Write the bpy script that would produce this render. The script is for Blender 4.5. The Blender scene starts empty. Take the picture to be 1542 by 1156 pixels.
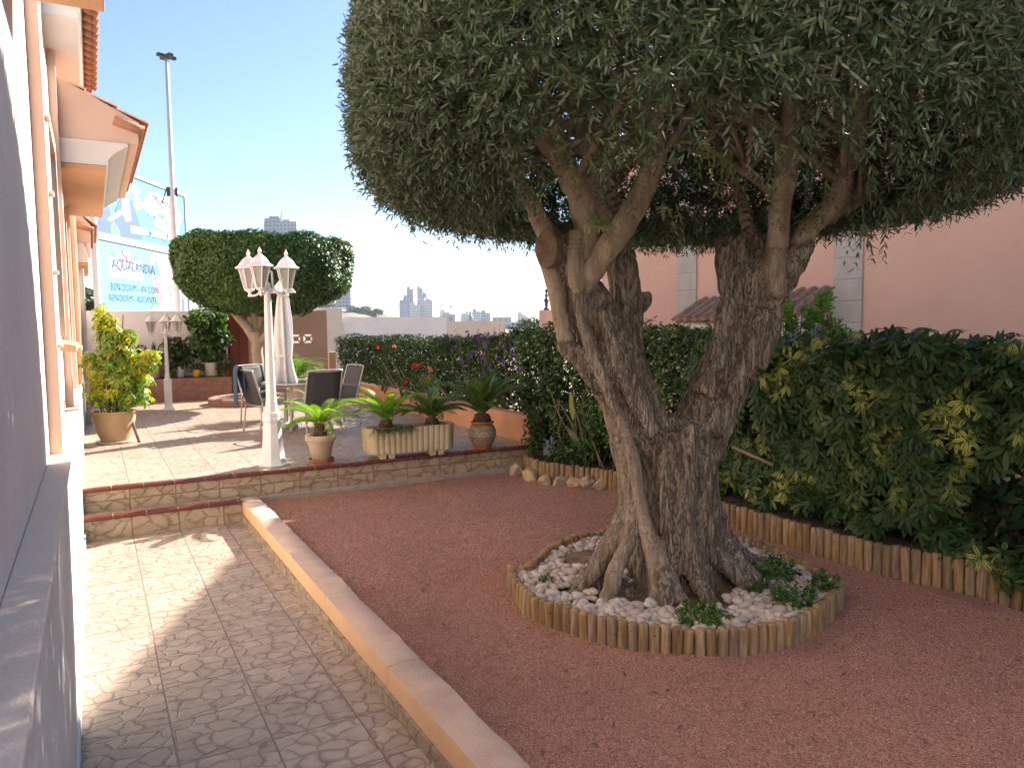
import bpy, bmesh, math, random
import numpy as np
from mathutils import Vector, Matrix, noise as mnoise
random.seed(7); RNG = np.random.default_rng(11)
C = bpy.context.scene.collection
PI = math.pi; R = math.radians

# ---------------------------------------------------------------- camera model (measured from the photograph)
IW, IH, FPX = 1542.0, 1156.0, 1130.0
CAMZ, YAW, PITCH, ROLL = 1.70, R(29.149), R(4.4005), math.atan(0.011)
def _ray(x, y):
    u, v = x-IW/2, y-IH/2
    c, s = math.cos(ROLL), math.sin(ROLL)
    u, v = u*c-v*s, u*s+v*c
    f = FPX*math.cos(PITCH)-v*math.sin(PITCH); z = -FPX*math.sin(PITCH)-v*math.cos(PITCH)
    ca, sa = math.cos(YAW), math.sin(YAW)
    return Vector((u*ca+f*sa, -u*sa+f*ca, z))
def at_z(x, y, z): r = _ray(x, y); return Vector((0, 0, CAMZ))+r*((z-CAMZ)/r.z)
def at_y(x, y, Y): r = _ray(x, y); return Vector((0, 0, CAMZ))+r*(Y/r.y)
def at_x(x, y, X): r = _ray(x, y); return Vector((0, 0, CAMZ))+r*(X/r.x)
def at_d(x, y, d):                       # a point at horizontal depth d in front of the camera
    r = _ray(x, y); k = d/(r.x*math.sin(YAW)+r.y*math.cos(YAW))
    return Vector((0, 0, CAMZ))+r*k
def depth(p): return p[0]*math.sin(YAW)+p[1]*math.cos(YAW)

# ---------------------------------------------------------------- objects
ORG = {}
def link(o): C.objects.link(o); return o
def thing(name, label, cat, loc=(0, 0, 0), rz=0, group=None):
    o = bpy.data.objects.new(name, None); link(o); o.empty_display_size = .1
    o.location = loc; o.rotation_euler = (0, 0, rz); ORG[o] = Vector(loc)
    o['label'] = label; o['category'] = cat
    if group: o['group'] = group
    return o
def tag(o, label, cat, group=None):
    o['label'] = label; o['category'] = cat
    if group: o['group'] = group
    return o
def struct(o): o['kind'] = 'structure'; return o
def stuff(o): o['kind'] = 'stuff'; return o
def put(name, me, mats, parent=None, world=True):
    o = bpy.data.objects.new(name, me); link(o)
    for m in (mats if isinstance(mats, (list, tuple)) else [mats]):
        if len(me.materials) < 8: me.materials.append(m)
    if parent:
        o.parent = parent
        og = ORG.get(parent, Vector((0, 0, 0))) if world else Vector((0, 0, 0))
        if world: me.transform(Matrix.Translation(-og))
        ORG[o] = og if world else Vector((0, 0, 0))
    else: ORG[o] = Vector((0, 0, 0))
    return o
def copy_tree(o, parent=None, **kw):
    c = o.copy(); link(c)
    if parent: c.parent = parent
    for ch in list(o.children): copy_tree(ch, c)
    for k, v in kw.items(): c[k] = v
    return c
class MB:
    def __init__(s): s.v = []; s.f = []; s.m = []
    def add(s, vs, fs, mi=0):
        b = len(s.v); s.v += [tuple(v) for v in vs]; s.f += [tuple(i+b for i in f) for f in fs]; s.m += [mi]*len(fs); return s
    def box(s, x0, y0, z0, x1, y1, z1, mi=0, M=None):
        vs = [Vector((x, y, z)) for z in (z0, z1) for y in (y0, y1) for x in (x0, x1)]
        if M is not None: vs = [M@v for v in vs]
        return s.add(vs, [(0, 2, 3, 1), (4, 5, 7, 6), (0, 1, 5, 4), (2, 6, 7, 3), (0, 4, 6, 2), (1, 3, 7, 5)], mi)
    def tube(s, pts, rad, n=8, mi=0, caps=True):
        pts = [Vector(p) for p in pts]; k = len(pts)
        if not isinstance(rad, (list, tuple)): rad = [rad]*k
        T = [((pts[min(i+1, k-1)]-pts[max(i-1, 0)]).normalized()) for i in range(k)]
        up = Vector((0, 0, 1)) if abs(T[0].z) < .9 else Vector((1, 0, 0))
        u = T[0].cross(up).normalized(); vs = []
        for i in range(k):
            u = (u-T[i]*u.dot(T[i])).normalized(); w = T[i].cross(u)
            for j in range(n):
                a = 2*PI*j/n; vs.append(pts[i]+(u*math.cos(a)+w*math.sin(a))*rad[i])
        fs = [(i*n+j, i*n+(j+1) % n, (i+1)*n+(j+1) % n, (i+1)*n+j) for i in range(k-1) for j in range(n)]
        if caps: fs += [tuple(range(n))[::-1], tuple((k-1)*n+j for j in range(n))]
        return s.add(vs, fs, mi)
    def lathe(s, prof, n=24, c=(0, 0, 0), mi=0, caps=True, M=None, rot=0):
        vs = []
        for r, z in prof:
            for j in range(n):
                a = 2*PI*j/n+rot; v = Vector((c[0]+r*math.cos(a), c[1]+r*math.sin(a), c[2]+z)); vs.append(M@v if M is not None else v)
        k = len(prof)
        fs = [(i*n+j, i*n+(j+1) % n, (i+1)*n+(j+1) % n, (i+1)*n+j) for i in range(k-1) for j in range(n)]
        if caps: fs += [tuple(range(n))[::-1], tuple((k-1)*n+j for j in range(n))]
        return s.add(vs, fs, mi)
    def poly(s, pts, d, mi=0):              # flat outline extruded by vector d
        d = Vector(d); n = len(pts); a = [Vector(p) for p in pts]; b = [p+d for p in a]
        fs = [tuple(range(n))[::-1], tuple(range(n, 2*n))]+[(i, (i+1) % n, n+(i+1) % n, n+i) for i in range(n)]
        return s.add(a+b, fs, mi)
    def mesh(s, name):
        me = bpy.data.meshes.new(name); s.m += [0]*(len(s.f)-len(s.m)); me.from_pydata(s.v, [], s.f); me.polygons.foreach_set('material_index', s.m); return me
    def build(s, name, mats, parent=None, smooth=False, bevel=0, world=True, seg=2):
        me = s.mesh(name); me.validate()
        bm = bmesh.new(); bm.from_mesh(me); bmesh.ops.recalc_face_normals(bm, faces=bm.faces); bm.to_mesh(me); bm.free()
        if smooth: me.shade_smooth()
        o = put(name, me, mats, parent, world)
        if bevel:
            b = o.modifiers.new('bevel', 'BEVEL'); b.width = bevel; b.segments = seg; b.limit_method = 'ANGLE'; b.angle_limit = R(35)
            b.harden_normals = False
        return o
def smooth_angle(o, a=40):
    me = o.data; me.shade_smooth()
    try: me.set_sharp_from_angle(angle=R(a))
    except Exception: pass
    return o

# ---------------------------------------------------------------- leaves in bulk (numpy)
LENS = (np.array([(0, 0, 0), (.3, .5, .12), (.3, -.5, .12), (.72, .42, .1), (.72, -.42, .1), (1, 0, 0), (.5, 0, 0)], float),
        [(0, 2, 6, 1), (1, 6, 3), (2, 4, 6), (6, 4, 5, 3)])
OVAL = (np.array([(0, 0, 0), (.22, .36, .06), (.22, -.36, .06), (.6, .5, .02), (.6, -.5, .02), (.88, .26, -.08), (.88, -.26, -.08), (1, 0, -.12), (.5, 0, -.07)], float),
        [(0, 2, 8, 1), (1, 8, 3), (2, 4, 8), (8, 4, 6), (8, 5, 3), (8, 6, 7, 5)])
QUAD = (np.array([(0, 0, 0), (.45, .5, .08), (.45, -.5, .08), (1, 0, 0)], float), [(0, 2, 1), (1, 2, 3)])
PETAL = (np.array([(0, 0, 0), (.6, .5, .25), (.6, -.5, .25), (1, 0, .5)], float), [(0, 2, 3, 1)])
def nrm(a): return a/np.maximum(np.linalg.norm(a, axis=1, keepdims=True), 1e-9)
def leaf_mesh(name, P, D, U, L, Wd, tmpl=QUAD):
    """one leaf per row: base P, direction D, face normal hint U, length L, width Wd"""
    V, F = tmpl; n = len(P); D = nrm(D); S = nrm(np.cross(U, D)); N = np.cross(D, S)
    L = np.broadcast_to(L, (n,)); Wd = np.broadcast_to(Wd, (n,))
    k = len(V)
    co = (P[:, None, :]+D[:, None, :]*(V[None, :, 0:1]*L[:, None, None])+S[:, None, :]*(V[None, :, 1:2]*Wd[:, None, None])
          + N[:, None, :]*(V[None, :, 2:3]*Wd[:, None, None])).reshape(-1, 3)
    li = np.concatenate([np.array(f) for f in F]); lt = np.array([len(f) for f in F])
    idx = (li[None, :]+(np.arange(n)*k)[:, None]).reshape(-1)
    tot = np.tile(lt, n); st = np.concatenate([[0], np.cumsum(tot)[:-1]])
    me = bpy.data.meshes.new(name)
    me.vertices.add(len(co)); me.vertices.foreach_set('co', co.astype(np.float32).ravel())
    me.loops.add(len(idx)); me.loops.foreach_set('vertex_index', idx.astype(np.int32))
    me.polygons.add(len(tot)); me.polygons.foreach_set('loop_start', st.astype(np.int32))
    try: me.polygons.foreach_set('loop_total', tot.astype(np.int32))
    except Exception: pass
    uv = me.uv_layers.new(name='uv'); uvs = np.stack([V[:, 0], V[:, 1]+.5], 1)[li]
    uv.data.foreach_set('uv', np.tile(uvs, (n, 1)).astype(np.float32).ravel())
    me.update(calc_edges=True); me.validate()
    return me
def runit(n): return nrm(RNG.normal(size=(n, 3)))
def box_shell(n, x0, y0, z0, x1, y1, z1, thick, faces='xXyYZ', rough=.06):
    """points in the outer layer of a box with outward normals"""
    ar = {'x': (y1-y0)*(z1-z0), 'X': (y1-y0)*(z1-z0), 'y': (x1-x0)*(z1-z0), 'Y': (x1-x0)*(z1-z0), 'Z': (x1-x0)*(y1-y0), 'z': (x1-x0)*(y1-y0)}
    w = np.array([ar[f] for f in faces]); pick = RNG.choice(len(faces), n, p=w/w.sum())
    P = RNG.uniform((x0, y0, z0), (x1, y1, z1), (n, 3)); N = np.zeros((n, 3))
    d = thick*RNG.random(n)**1.7
    for i, f in enumerate(faces):
        m = pick == i; ax = 'xyz'.index(f.lower()); lo, hi = (x0, y0, z0)[ax], (x1, y1, z1)[ax]
        if f.isupper() : P[m, ax] = hi-d[m]; N[m, ax] = 1
        else: P[m, ax] = lo+d[m]; N[m, ax] = -1
    return P, N
def lump(P, N, amp, sc):
    a = np.array([mnoise.noise(Vector(p)*sc) for p in P]); return P+N*(a*amp)[:, None]
def shell_leaves(P, N, L0, L1, w, up=.3, rnd=.8, tilt=.5):
    n = len(P); U = nrm(N+runit(n)*tilt+np.array((0, 0, up))); D = nrm(np.cross(U, runit(n))+N*.35+np.array((0, 0, -.25))*rnd)
    L = RNG.uniform(L0, L1, n); return P, D, U, L, L*w
def palm_clusters(P, N, L0, L1, w, k=8, droop=.35):
    """palmate leaves: k leaflets round each point"""
    n = len(P); A = nrm(N*.9+runit(n)*.45+np.array((0, 0, .45))); X = nrm(np.cross(A, runit(n))); Y = np.cross(A, X)
    L = RNG.uniform(L0, L1, n); Ps, Ds, Us, Ls = [], [], [], []
    for j in range(k):
        a = 2*PI*j/k+RNG.normal(0, .13, n); d = X*np.cos(a)[:, None]+Y*np.sin(a)[:, None]
        dr = droop+RNG.normal(0, .12, n)
        d2 = nrm(d-A*dr[:, None]); Ps.append(P+d*.006); Ds.append(d2); Us.append(nrm(A+d*dr[:, None])); Ls.append(L*RNG.uniform(.75, 1.1, n))
    P, D, U, L = map(np.concatenate, (Ps, Ds, Us, Ls)); return P, D, U, L, L*w
# ---------------------------------------------------------------- materials
class NT:
    def __init__(s, name):
        s.m = bpy.data.materials.new(name); s.m.use_nodes = True; s.t = s.m.node_tree; s.t.nodes.clear()
        s.out = s.t.nodes.new('ShaderNodeOutputMaterial')
    def n(s, typ, ins=None, **props):
        nd = s.t.nodes.new('ShaderNode'+typ)
        for k, v in props.items(): setattr(nd, k, v)
        for k, v in (ins or {}).items():
            if isinstance(v, bpy.types.NodeSocket): s.t.links.new(v, nd.inputs[k])
            else:
                if isinstance(v, tuple) and len(v) == 3 and nd.inputs[k].type == 'RGBA': v = v+(1,)
                nd.inputs[k].default_value = v
        return nd
    def math(s, op, a, b=0.0, c=0.0, clamp=False): return s.n('Math', {0: a, 1: b, 2: c}, operation=op, use_clamp=clamp).outputs[0]
    def mix(s, f, a, b, bt='MIX'):
        nd = s.n('Mix', {}, data_type='RGBA', blend_type=bt)
        for k, v in (('Factor', f), ('A', a), ('B', b)):
            i = [x for x in nd.inputs if x.name == k and x.enabled][0]
            if isinstance(v, bpy.types.NodeSocket): s.t.links.new(v, i)
            else: i.default_value = (tuple(v)+(1,) if isinstance(v, tuple) and len(v) == 3 else v)
        return [o for o in nd.outputs if o.enabled][0]
    def ramp(s, f, stops):
        nd = s.n('ValToRGB', {0: f}); e = nd.color_ramp.elements
        while len(e) < len(stops): e.new(.5)
        for i, (p, c) in enumerate(stops): e[i].position = p; e[i].color = (tuple(c)+(1,)) if isinstance(c, tuple) else (c, c, c, 1)
        return nd.outputs[0]
    def smooth(s, f, a, b): return s.n('MapRange', {0: f, 1: a, 2: b, 3: 0., 4: 1.}, interpolation_type='SMOOTHSTEP').outputs[0]
    def coord(s, kind='Object', scale=None):
        o = s.n('TexCoord').outputs[kind] if kind != 'World' else s.n('NewGeometry').outputs['Position']
        if scale: o = s.n('Mapping', {'Vector': o, 'Scale': scale}).outputs[0]
        return o
    def noise(s, v, sc, det=4, rough=.55, out=0, dist=0): return s.n('TexNoise', {'Vector': v, 'Scale': float(sc), 'Detail': float(det), 'Roughness': rough, 'Distortion': float(dist)}).outputs[out]
    def bsdf(s, col, rough=.6, bump=None, dist=.01, strength=1, **kw):
        ins = {'Base Color': col, 'Roughness': rough}; ins.update(kw)
        if bump is not None: ins['Normal'] = s.n('Bump', {'Height': bump, 'Distance': dist, 'Strength': float(strength)}).outputs[0]
        b = s.n('BsdfPrincipled', ins).outputs[0]; s.t.links.new(b, s.out.inputs[0]); return b
    def surf(s, sh): s.t.links.new(sh, s.out.inputs[0]); return s.m
def pm(name, c1, c2, sc=6, rough=.8, bump=.004, bsc=60, rnd=0, stain=None, joint=0, **kw):
    """a painted / stony / metal surface: two tones by noise, fine bump, optional per-object tint and stains"""
    t = NT(name); v = t.coord('World'); f = t.noise(v, sc, 5)
    col = t.mix(t.smooth(f, .35, .68), c1, c2)
    if stain: col = t.mix(t.math('MULTIPLY', t.smooth(t.noise(v, sc*.35, 6, .65), .5, .75), .6), col, stain)
    if joint:
        fy = t.math('FRACT', t.math('MULTIPLY', t.n('SeparateXYZ', {0: v}).outputs[1], 1/joint)); jl = t.math('SUBTRACT', 1., t.smooth(t.math('MULTIPLY', t.math('MINIMUM', fy, t.math('SUBTRACT', 1., fy)), joint), .0012, .0045))
        col = t.mix(t.math('MULTIPLY', jl, .6), col, (.22, .14, .09))
    if rnd:
        r = t.n('ObjectInfo').outputs['Random']
        col = t.n('HueSaturation', {'Hue': t.math('MULTIPLY_ADD', r, .02*rnd, .5-.01*rnd), 'Saturation': t.math('MULTIPLY_ADD', r, .4*rnd, 1-.2*rnd), 'Value': t.math('MULTIPLY_ADD', t.math('FRACT', t.math('MULTIPLY', r, 7.3)), .5*rnd, 1-.25*rnd), 'Color': col}).outputs[0]
    b = t.noise(v, bsc, 3) if bump else None
    t.bsdf(col, rough, b, bump, **kw); return t.m
def leafm(name, ca, cb, back=None, rough=.42, tr=.3, trc=None, var=None, cc=None, midrib=None, spec=.4, thr=(.25, .6)):
    """leaf: random tint per leaf, paler underside, translucency, optional variegation (var = margin colour)"""
    t = NT(name); g = t.n('NewGeometry'); r = g.outputs['Random Per Island']
    col = t.mix(r, ca, cb)
    if cc: col = t.mix(t.smooth(t.math('FRACT', t.math('MULTIPLY', r, 37.7)), .82, .9), col, cc)
    uv = t.n('SeparateXYZ', {0: t.n('TexCoord').outputs['UV']})
    ac = t.math('ABSOLUTE', t.math('SUBTRACT', uv.outputs[1], .5))
    if var:
        nz = t.noise(t.coord('World'), 38, 3)
        pick = t.smooth(t.noise(t.coord('World'), 2.2, 2), thr[0], thr[1])
        f = t.smooth(t.math('ADD', t.math('MULTIPLY_ADD', nz, .55, -.27), ac), .03, .15)
        f = t.math('MULTIPLY', f, t.math('MULTIPLY', pick, t.smooth(t.math('FRACT', t.math('MULTIPLY', r, 11.3)), .12, .45)))
        col = t.mix(f, col, var)
    if midrib: col = t.mix(t.smooth(ac, .05, .015), col, midrib)
    if back: col = t.mix(g.outputs['Backfacing'], col, back)
    p = t.n('BsdfPrincipled', {'Base Color': col, 'Roughness': rough, 'Specular IOR Level': spec}).outputs[0]
    tc = t.mix(.5, col, trc) if trc else col
    tl = t.n('BsdfTranslucent', {0: t.n('HueSaturation', {'Saturation': 1.15, 'Value': 1.5, 'Color': tc}).outputs[0]}).outputs[0]
    return t.surf(t.n('MixShader', {0: tr, 1: p, 2: tl}).outputs[0])

def tile_material(name, sx, sy, ox, oy, axes, stone1, stone2, vein, grout, vscale=7.5, gw=.011):
    """stamped crazy-paving tiles: every tile carries its own net of veins"""
    t = NT(name); v = t.n('SeparateXYZ', {0: t.coord('World')})
    a, b = v.outputs[axes[0]], v.outputs[axes[1]]
    ua = t.math('MULTIPLY', t.math('SUBTRACT', a, ox), 1/sx); ub = t.math('MULTIPLY', t.math('SUBTRACT', b, oy), 1/sy)
    ia, ib = t.math('FLOOR', ua), t.math('FLOOR', ub)
    def edge(u, s): fr = t.math('FRACT', u); return t.math('MULTIPLY', t.math('MINIMUM', fr, t.math('SUBTRACT', 1., fr)), s)
    ed = t.math('MINIMUM', edge(ua, sx), edge(ub, sy))
    cell = t.n('CombineXYZ', {0: ia, 1: ib}).outputs[0]
    wn = t.n('TexWhiteNoise', {'Vector': cell}, noise_dimensions='3D')
    step = t.n('VectorMath', {0: wn.outputs['Color'], 1: (3.1, 3.1, 3.1)}, operation='MULTIPLY').outputs[0]
    p = t.n('CombineXYZ', {0: a, 1: t.math('MULTIPLY', b, 1.25)}).outputs[0]
    p = t.n('VectorMath', {0: p, 1: step}, operation='ADD').outputs[0]
    w = t.n('TexNoise', {'Vector': p, 'Scale': 8., 'Detail': 4.}).outputs['Color']
    pd = t.n('VectorMath', {0: p, 1: t.n('VectorMath', {0: w, 1: (.12, .12, .0)}, operation='MULTIPLY').outputs[0]}, operation='ADD').outputs[0]
    vo = t.n('TexVoronoi', {'Vector': pd, 'Scale': vscale, 'Randomness': 1.}, feature='DISTANCE_TO_EDGE', voronoi_dimensions='2D').outputs['Distance']
    vc = t.n('TexVoronoi', {'Vector': pd, 'Scale': vscale, 'Randomness': 1.}, feature='F1', voronoi_dimensions='2D').outputs['Color']
    wob = t.noise(p, 14, 3); vo = t.math('ADD', vo, t.math('MULTIPLY_ADD', wob, .20, -.105))
    vm = t.math('SUBTRACT', 1., t.smooth(vo, .0, .085))
    tone = t.noise(p, 10, 5, .65)
    col = t.mix(t.smooth(tone, .3, .7), stone1, stone2)
    col = t.mix(t.math('MULTIPLY', t.n('SeparateColor', {0: vc}).outputs[0], .3), col, vein)
    col = t.mix(t.math('MULTIPLY', t.smooth(t.noise(p, 23, 4), .52, .8), .35), col, vein)
    col = t.mix(t.math('MULTIPLY', vm, t.math('MULTIPLY_ADD', tone, .9, .22, clamp=True)), col, vein)
    blot = t.math('MULTIPLY', t.math('SUBTRACT', 1., t.smooth(vo, .02, .26)), t.smooth(t.noise(p, 6, 4, .6), .42, .66))
    col = t.mix(t.math('MULTIPLY', blot, .55), col, vein)
    col = t.n('HueSaturation', {'Value': t.math('MULTIPLY_ADD', wn.outputs['Value'], .16, .92), 'Color': col}).outputs[0]
    dirt = t.smooth(t.noise(t.coord('World'), 1.3, 6, .7), .48, .78)
    col = t.mix(t.math('MULTIPLY', dirt, .3), col, tuple(c*.55 for c in stone2))
    gm = t.math('SUBTRACT', 1., t.smooth(ed, gw*.32, gw*.62))
    col = t.mix(gm, col, grout)
    h = t.math('SUBTRACT', t.math('MULTIPLY_ADD', tone, .25, t.smooth(vo, 0., .1)), t.math('MULTIPLY', gm, 1.2))
    t.bsdf(col, t.math('MULTIPLY_ADD', tone, .25, .42), h, .0035, .8); return t.m

M = {}
FLOOR_X, FLOOR_Y = .22, 3.47
M['tile'] = tile_material('stamped_tile', .36, .36, FLOOR_X, FLOOR_Y, 'XY', (.50, .385, .285), (.41, .31, .225), (.21, .145, .115), (.22, .155, .12), 9.5, .0085)
M['riser'] = tile_material('riser_tile', .36, .36, FLOOR_X, -.09, 'XZ', (.53, .415, .285), (.45, .345, .23), (.23, .14, .08), (.26, .18, .12), 7)
M['skirt'] = tile_material('skirting_tile', .36, .5, .1, -.2, 'YZ', (.44, .36, .25), (.36, .28, .19), (.18, .12, .08), (.17, .12, .08), 10)
t = NT('bullnose_tile'); v = t.coord('World'); f = t.noise(v, 9, 5)
t.bsdf(t.mix(f, (.125, .03, .019), (.19, .05, .03)), t.math('MULTIPLY_ADD', f, .3, .12), t.noise(v, 40, 3), .0012); M['bull'] = t.m
M['mortar'] = pm('mortar', (.42, .36, .30), (.34, .29, .24), 12)
def gravel_mat():
    t = NT('red_gravel'); v = t.coord('World')
    vo = t.n('TexVoronoi', {'Vector': v, 'Scale': 120.}, feature='F1'); vb = t.n('TexVoronoi', {'Vector': v, 'Scale': 150.}, feature='F1')
    big = t.noise(v, 1.1, 6, .65); r = t.n('SeparateColor', {0: vo.outputs['Color']}).outputs[0]
    col = t.ramp(r, [(0, (.31, .138, .094)), (.35, (.48, .232, .162)), (.7, (.56, .29, .208)), (1, (.62, .39, .30))])
    col = t.mix(t.math('MULTIPLY', t.smooth(big, .45, .66), .55), col, (.32, .16, .122))
    col = t.mix(t.math('MULTIPLY', t.smooth(t.noise(v, 7, 4), .55, .75), .3), col, (.34, .16, .12))
    h = t.math('ADD', t.math('MULTIPLY', vo.outputs['Distance'], -1.), t.math('MULTIPLY', vb.outputs['Distance'], -.6))
    h = t.math('ADD', h, t.math('MULTIPLY', t.noise(v, 6, 4), 1.2))
    t.bsdf(col, .9, h, .012, 1.); return t.m
M['gravel'] = gravel_mat()
def grain_mat(name, stops):
    t = NT(name); g = t.n('NewGeometry').outputs['Random Per Island']; t.bsdf(t.ramp(g, stops), .85); return t.m
M['grain'] = grain_mat('gravel_grain', [(0, (.30, .135, .092)), (.45, (.48, .232, .16)), (.85, (.56, .29, .205)), (.97, (.56, .35, .275)), (1, (.66, .52, .44))])
M['soil'] = pm('soil', (.055, .035, .022), (.11, .07, .045), 9, .95, .03, 35)
M['mulch'] = pm('mulch', (.17, .105, .06), (.27, .18, .115), 14, .95, .03, 60)
M['ground'] = pm('dry_ground', (.30, .24, .17), (.22, .19, .12), .05, .95, .02, 3)
M['kerb'] = pm('orange_render', (.73, .44, .24), (.67, .40, .215), 3, .85, .003, 90, stain=(.50, .31, .19), joint=1.05)
M['kerbtop'] = pm('pink_concrete', (.68, .475, .36), (.59, .405, .305), 5, .92, .006, 70, stain=(.42, .30, .24), joint=1.05)
M['lowwall'] = pm('apricot_render', (.60, .30, .16), (.53, .26, .14), 3, .85, .004, 70, stain=(.36, .2, .13))
M['housewall'] = pm('pale_wall_render', (.80, .67, .61), (.74, .615, .555), 2.2, .85, .006, 28, stain=(.68, .56, .50))
M['ledge'] = pm('ledge_render', (.82, .66, .52), (.78, .62, .48), 3, .85, .003, 80)
M['peach'] = pm('peach_render', (.72, .52, .395), (.67, .475, .36), 2.2, .85, .003, 80)
M['bayorange'] = pm('bay_render', (.62, .36, .20), (.57, .32, .18), 2.2, .85, .003, 80)
M['plinth'] = pm('plinth_render', (.78, .73, .67), (.70, .65, .59), 2, .8, .005, 30, stain=(.58, .52, .46))
M['pink'] = pm('pink_render', (.74, .465, .35), (.695, .425, .315), .9, .88, .004, 45, stain=(.545, .33, .265))
M['tanwall'] = pm('tan_render', (.64, .43, .32), (.59, .39, .29), 2, .85, .003, 60)
M['quoin'] = pm('quoin_stone', (.52, .475, .41), (.45, .41, .35), 4, .85, .005, 50)
M['white'] = pm('white_render', (.80, .80, .83), (.745, .745, .77), 1.5, .85, .003, 60)
M['cream'] = pm('cream_render', (.68, .62, .54), (.62, .56, .48), 1.5, .85, .003, 60)
M['cornice'] = pm('cornice_paint', (.76, .74, .71), (.70, .68, .65), 3, .7, .002, 60)
M['rooftile'] = pm('clay_roof_tile', (.50, .24, .14), (.38, .19, .12), 7, .85, .006, 40, stain=(.24, .17, .13))
M['oldtile'] = pm('old_roof_tile', (.36, .225, .175), (.25, .175, .14), 9, .9, .006, 40, stain=(.16, .125, .105))
M['lampwhite'] = pm('white_cast_metal', (.80, .78, .75), (.74, .72, .69), 8, .38, .0015, 45)
M['mast'] = pm('mast_paint', (.66, .66, .66), (.58, .58, .58), 4, .5, .001, 20)
M['darkmetal'] = pm('dark_metal', (.04, .045, .05), (.06, .065, .07), 5, .5, .001, 30)
M['alu'] = pm('grey_aluminium', (.46, .44, .41), (.40, .385, .36), 12, .38, .0008, 60, Metallic=.35)
t = NT('mesh_sling'); wv = t.n('TexWave', {'Vector': t.coord('World'), 'Scale': 260.}).outputs[0]
t.bsdf(t.mix(wv, (.05, .047, .047), (.10, .095, .093)), .6, wv, .001); M['sling'] = t.m
M['towel'] = pm('blue_towel', (.045, .10, .20), (.03, .07, .15), 14, .95, .004, 140)
M['canvas'] = pm('white_canvas', (.84, .81, .78), (.78, .75, .72), 9, .85, .002, 120)
t = NT('clear_glass'); gl = t.n('BsdfGlossy', {0: (1, 1, 1, 1), 'Roughness': .03}).outputs[0]; tp = t.n('BsdfTransparent', {0: (.86, .9, .88, 1)}).outputs[0]
t.surf(t.n('MixShader', {0: t.math('MULTIPLY_ADD', t.n('LayerWeight', {0: .35}).outputs[0], .7, .06), 1: tp, 2: gl}).outputs[0]); M['glass'] = t.m
t = NT('ribbed_lamp_glass'); wv = t.n('TexWave', {'Vector': t.coord('Object'), 'Scale': 55.}).outputs[0]
p = t.n('BsdfPrincipled', {'Base Color': (.78, .76, .70, 1), 'Roughness': .25, 'Normal': t.n('Bump', {'Height': wv, 'Distance': .004}).outputs[0]}).outputs[0]
t.surf(t.n('MixShader', {0: .5, 1: t.n('BsdfTransparent', {0: (.93, .93, .9, 1)}).outputs[0], 2: p}).outputs[0]); M['lampglass'] = t.m
M['pane'] = pm('dark_window_glass', (.05, .06, .07), (.07, .08, .09), 2, .08, 0, 1)
M['terracotta'] = pm('terracotta', (.40, .15, .075), (.33, .12, .06), 9, .8, .002, 60)
M['potcream'] = pm('cream_clay_pot', (.58, .44, .31), (.50, .37, .25), 6, .8, .003, 50, stain=(.40, .27, .17))
M['pottan'] = pm('tan_clay_pot', (.50, .34, .19), (.44, .29, .16), 5, .75, .002, 50)
M['conc'] = pm('cast_stone', (.57, .46, .30), (.49, .385, .245), 7, .85, .004, 60, stain=(.36, .265, .155))
M['yellow'] = pm('yellow_glaze', (.75, .42, .02), (.68, .36, .02), 5, .3, 0)
M['whitepot'] = pm('white_pot', (.72, .68, .64), (.64, .6, .56), 5, .5, .001, 40)
M['ceramic'] = pm('white_ceramic', (.8, .78, .75), (.76, .74, .71), 5, .2, 0)
M['brown'] = pm('brown_glaze', (.33, .13, .035), (.25, .09, .025), 6, .35, .001, 40)
M['redstone'] = pm('red_cladding', (.36, .20, .155), (.27, .145, .11), 10, .85, .006, 45, stain=(.12, .06, .05))
M['reddoor'] = pm('red_brown_door', (.28, .06, .03), (.22, .045, .025), 4, .55, .001, 30)
M['wood'] = pm('stake_wood', (.16, .12, .09), (.22, .17, .125), 14, .85, .003, 90)
M['rock'] = pm('limestone', (.50, .37, .24), (.40, .28, .17), 13, .9, .014, 34, rnd=.8, stain=(.27, .18, .11))
M['pebble'] = pm('white_pebble', (.55, .47, .40), (.46, .385, .325), 16, .62, .001, 60, rnd=.75)
t = NT('pebble_bed'); g = t.n('NewGeometry').outputs['Random Per Island']
t.bsdf(t.ramp(g, [(0, (.34, .28, .235)), (.4, (.47, .395, .335)), (.85, (.56, .49, .42)), (1, (.5, .35, .25))]), .62, t.noise(t.coord('World'), 60, 2), .001); M['pebbles'] = t.m
def log_mat():
    t = NT('treated_log'); v = t.coord('Object', (1, 1, .12)); r = t.n('ObjectInfo').outputs['Random']
    off = t.n('VectorMath', {0: v, 1: t.n('CombineXYZ', {0: t.math('MULTIPLY', r, 9.), 1: t.math('MULTIPLY', r, 5.)}).outputs[0]}, operation='ADD').outputs[0]
    f = t.noise(off, 60, 5, .6); g = t.noise(off, 22, 3)
    col = t.mix(t.smooth(f, .3, .7), (.21, .125, .058), (.42, .275, .14)); col = t.mix(t.math('MULTIPLY', t.smooth(g, .55, .7), .45), col, (.13, .075, .035))
    sp = t.n('TexVoronoi', {'Vector': t.n('VectorMath', {0: t.coord('Object'), 1: t.n('CombineXYZ', {0: t.math('MULTIPLY', r, 3.), 2: t.math('MULTIPLY', r, 7.)}).outputs[0]}, operation='ADD').outputs[0], 'Scale': 14.}).outputs['Distance']
    col = t.mix(t.math('SUBTRACT', .8, t.smooth(sp, .05, .13)), col, (.07, .035, .015))
    col = t.n('HueSaturation', {'Value': t.math('MULTIPLY_ADD', t.math('FRACT', t.math('MULTIPLY', r, 5.7)), .45, .72), 'Saturation': t.math('MULTIPLY_ADD', r, .3, .85), 'Color': col}).outputs[0]
    t.bsdf(col, .8, f, .004); return t.m
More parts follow.
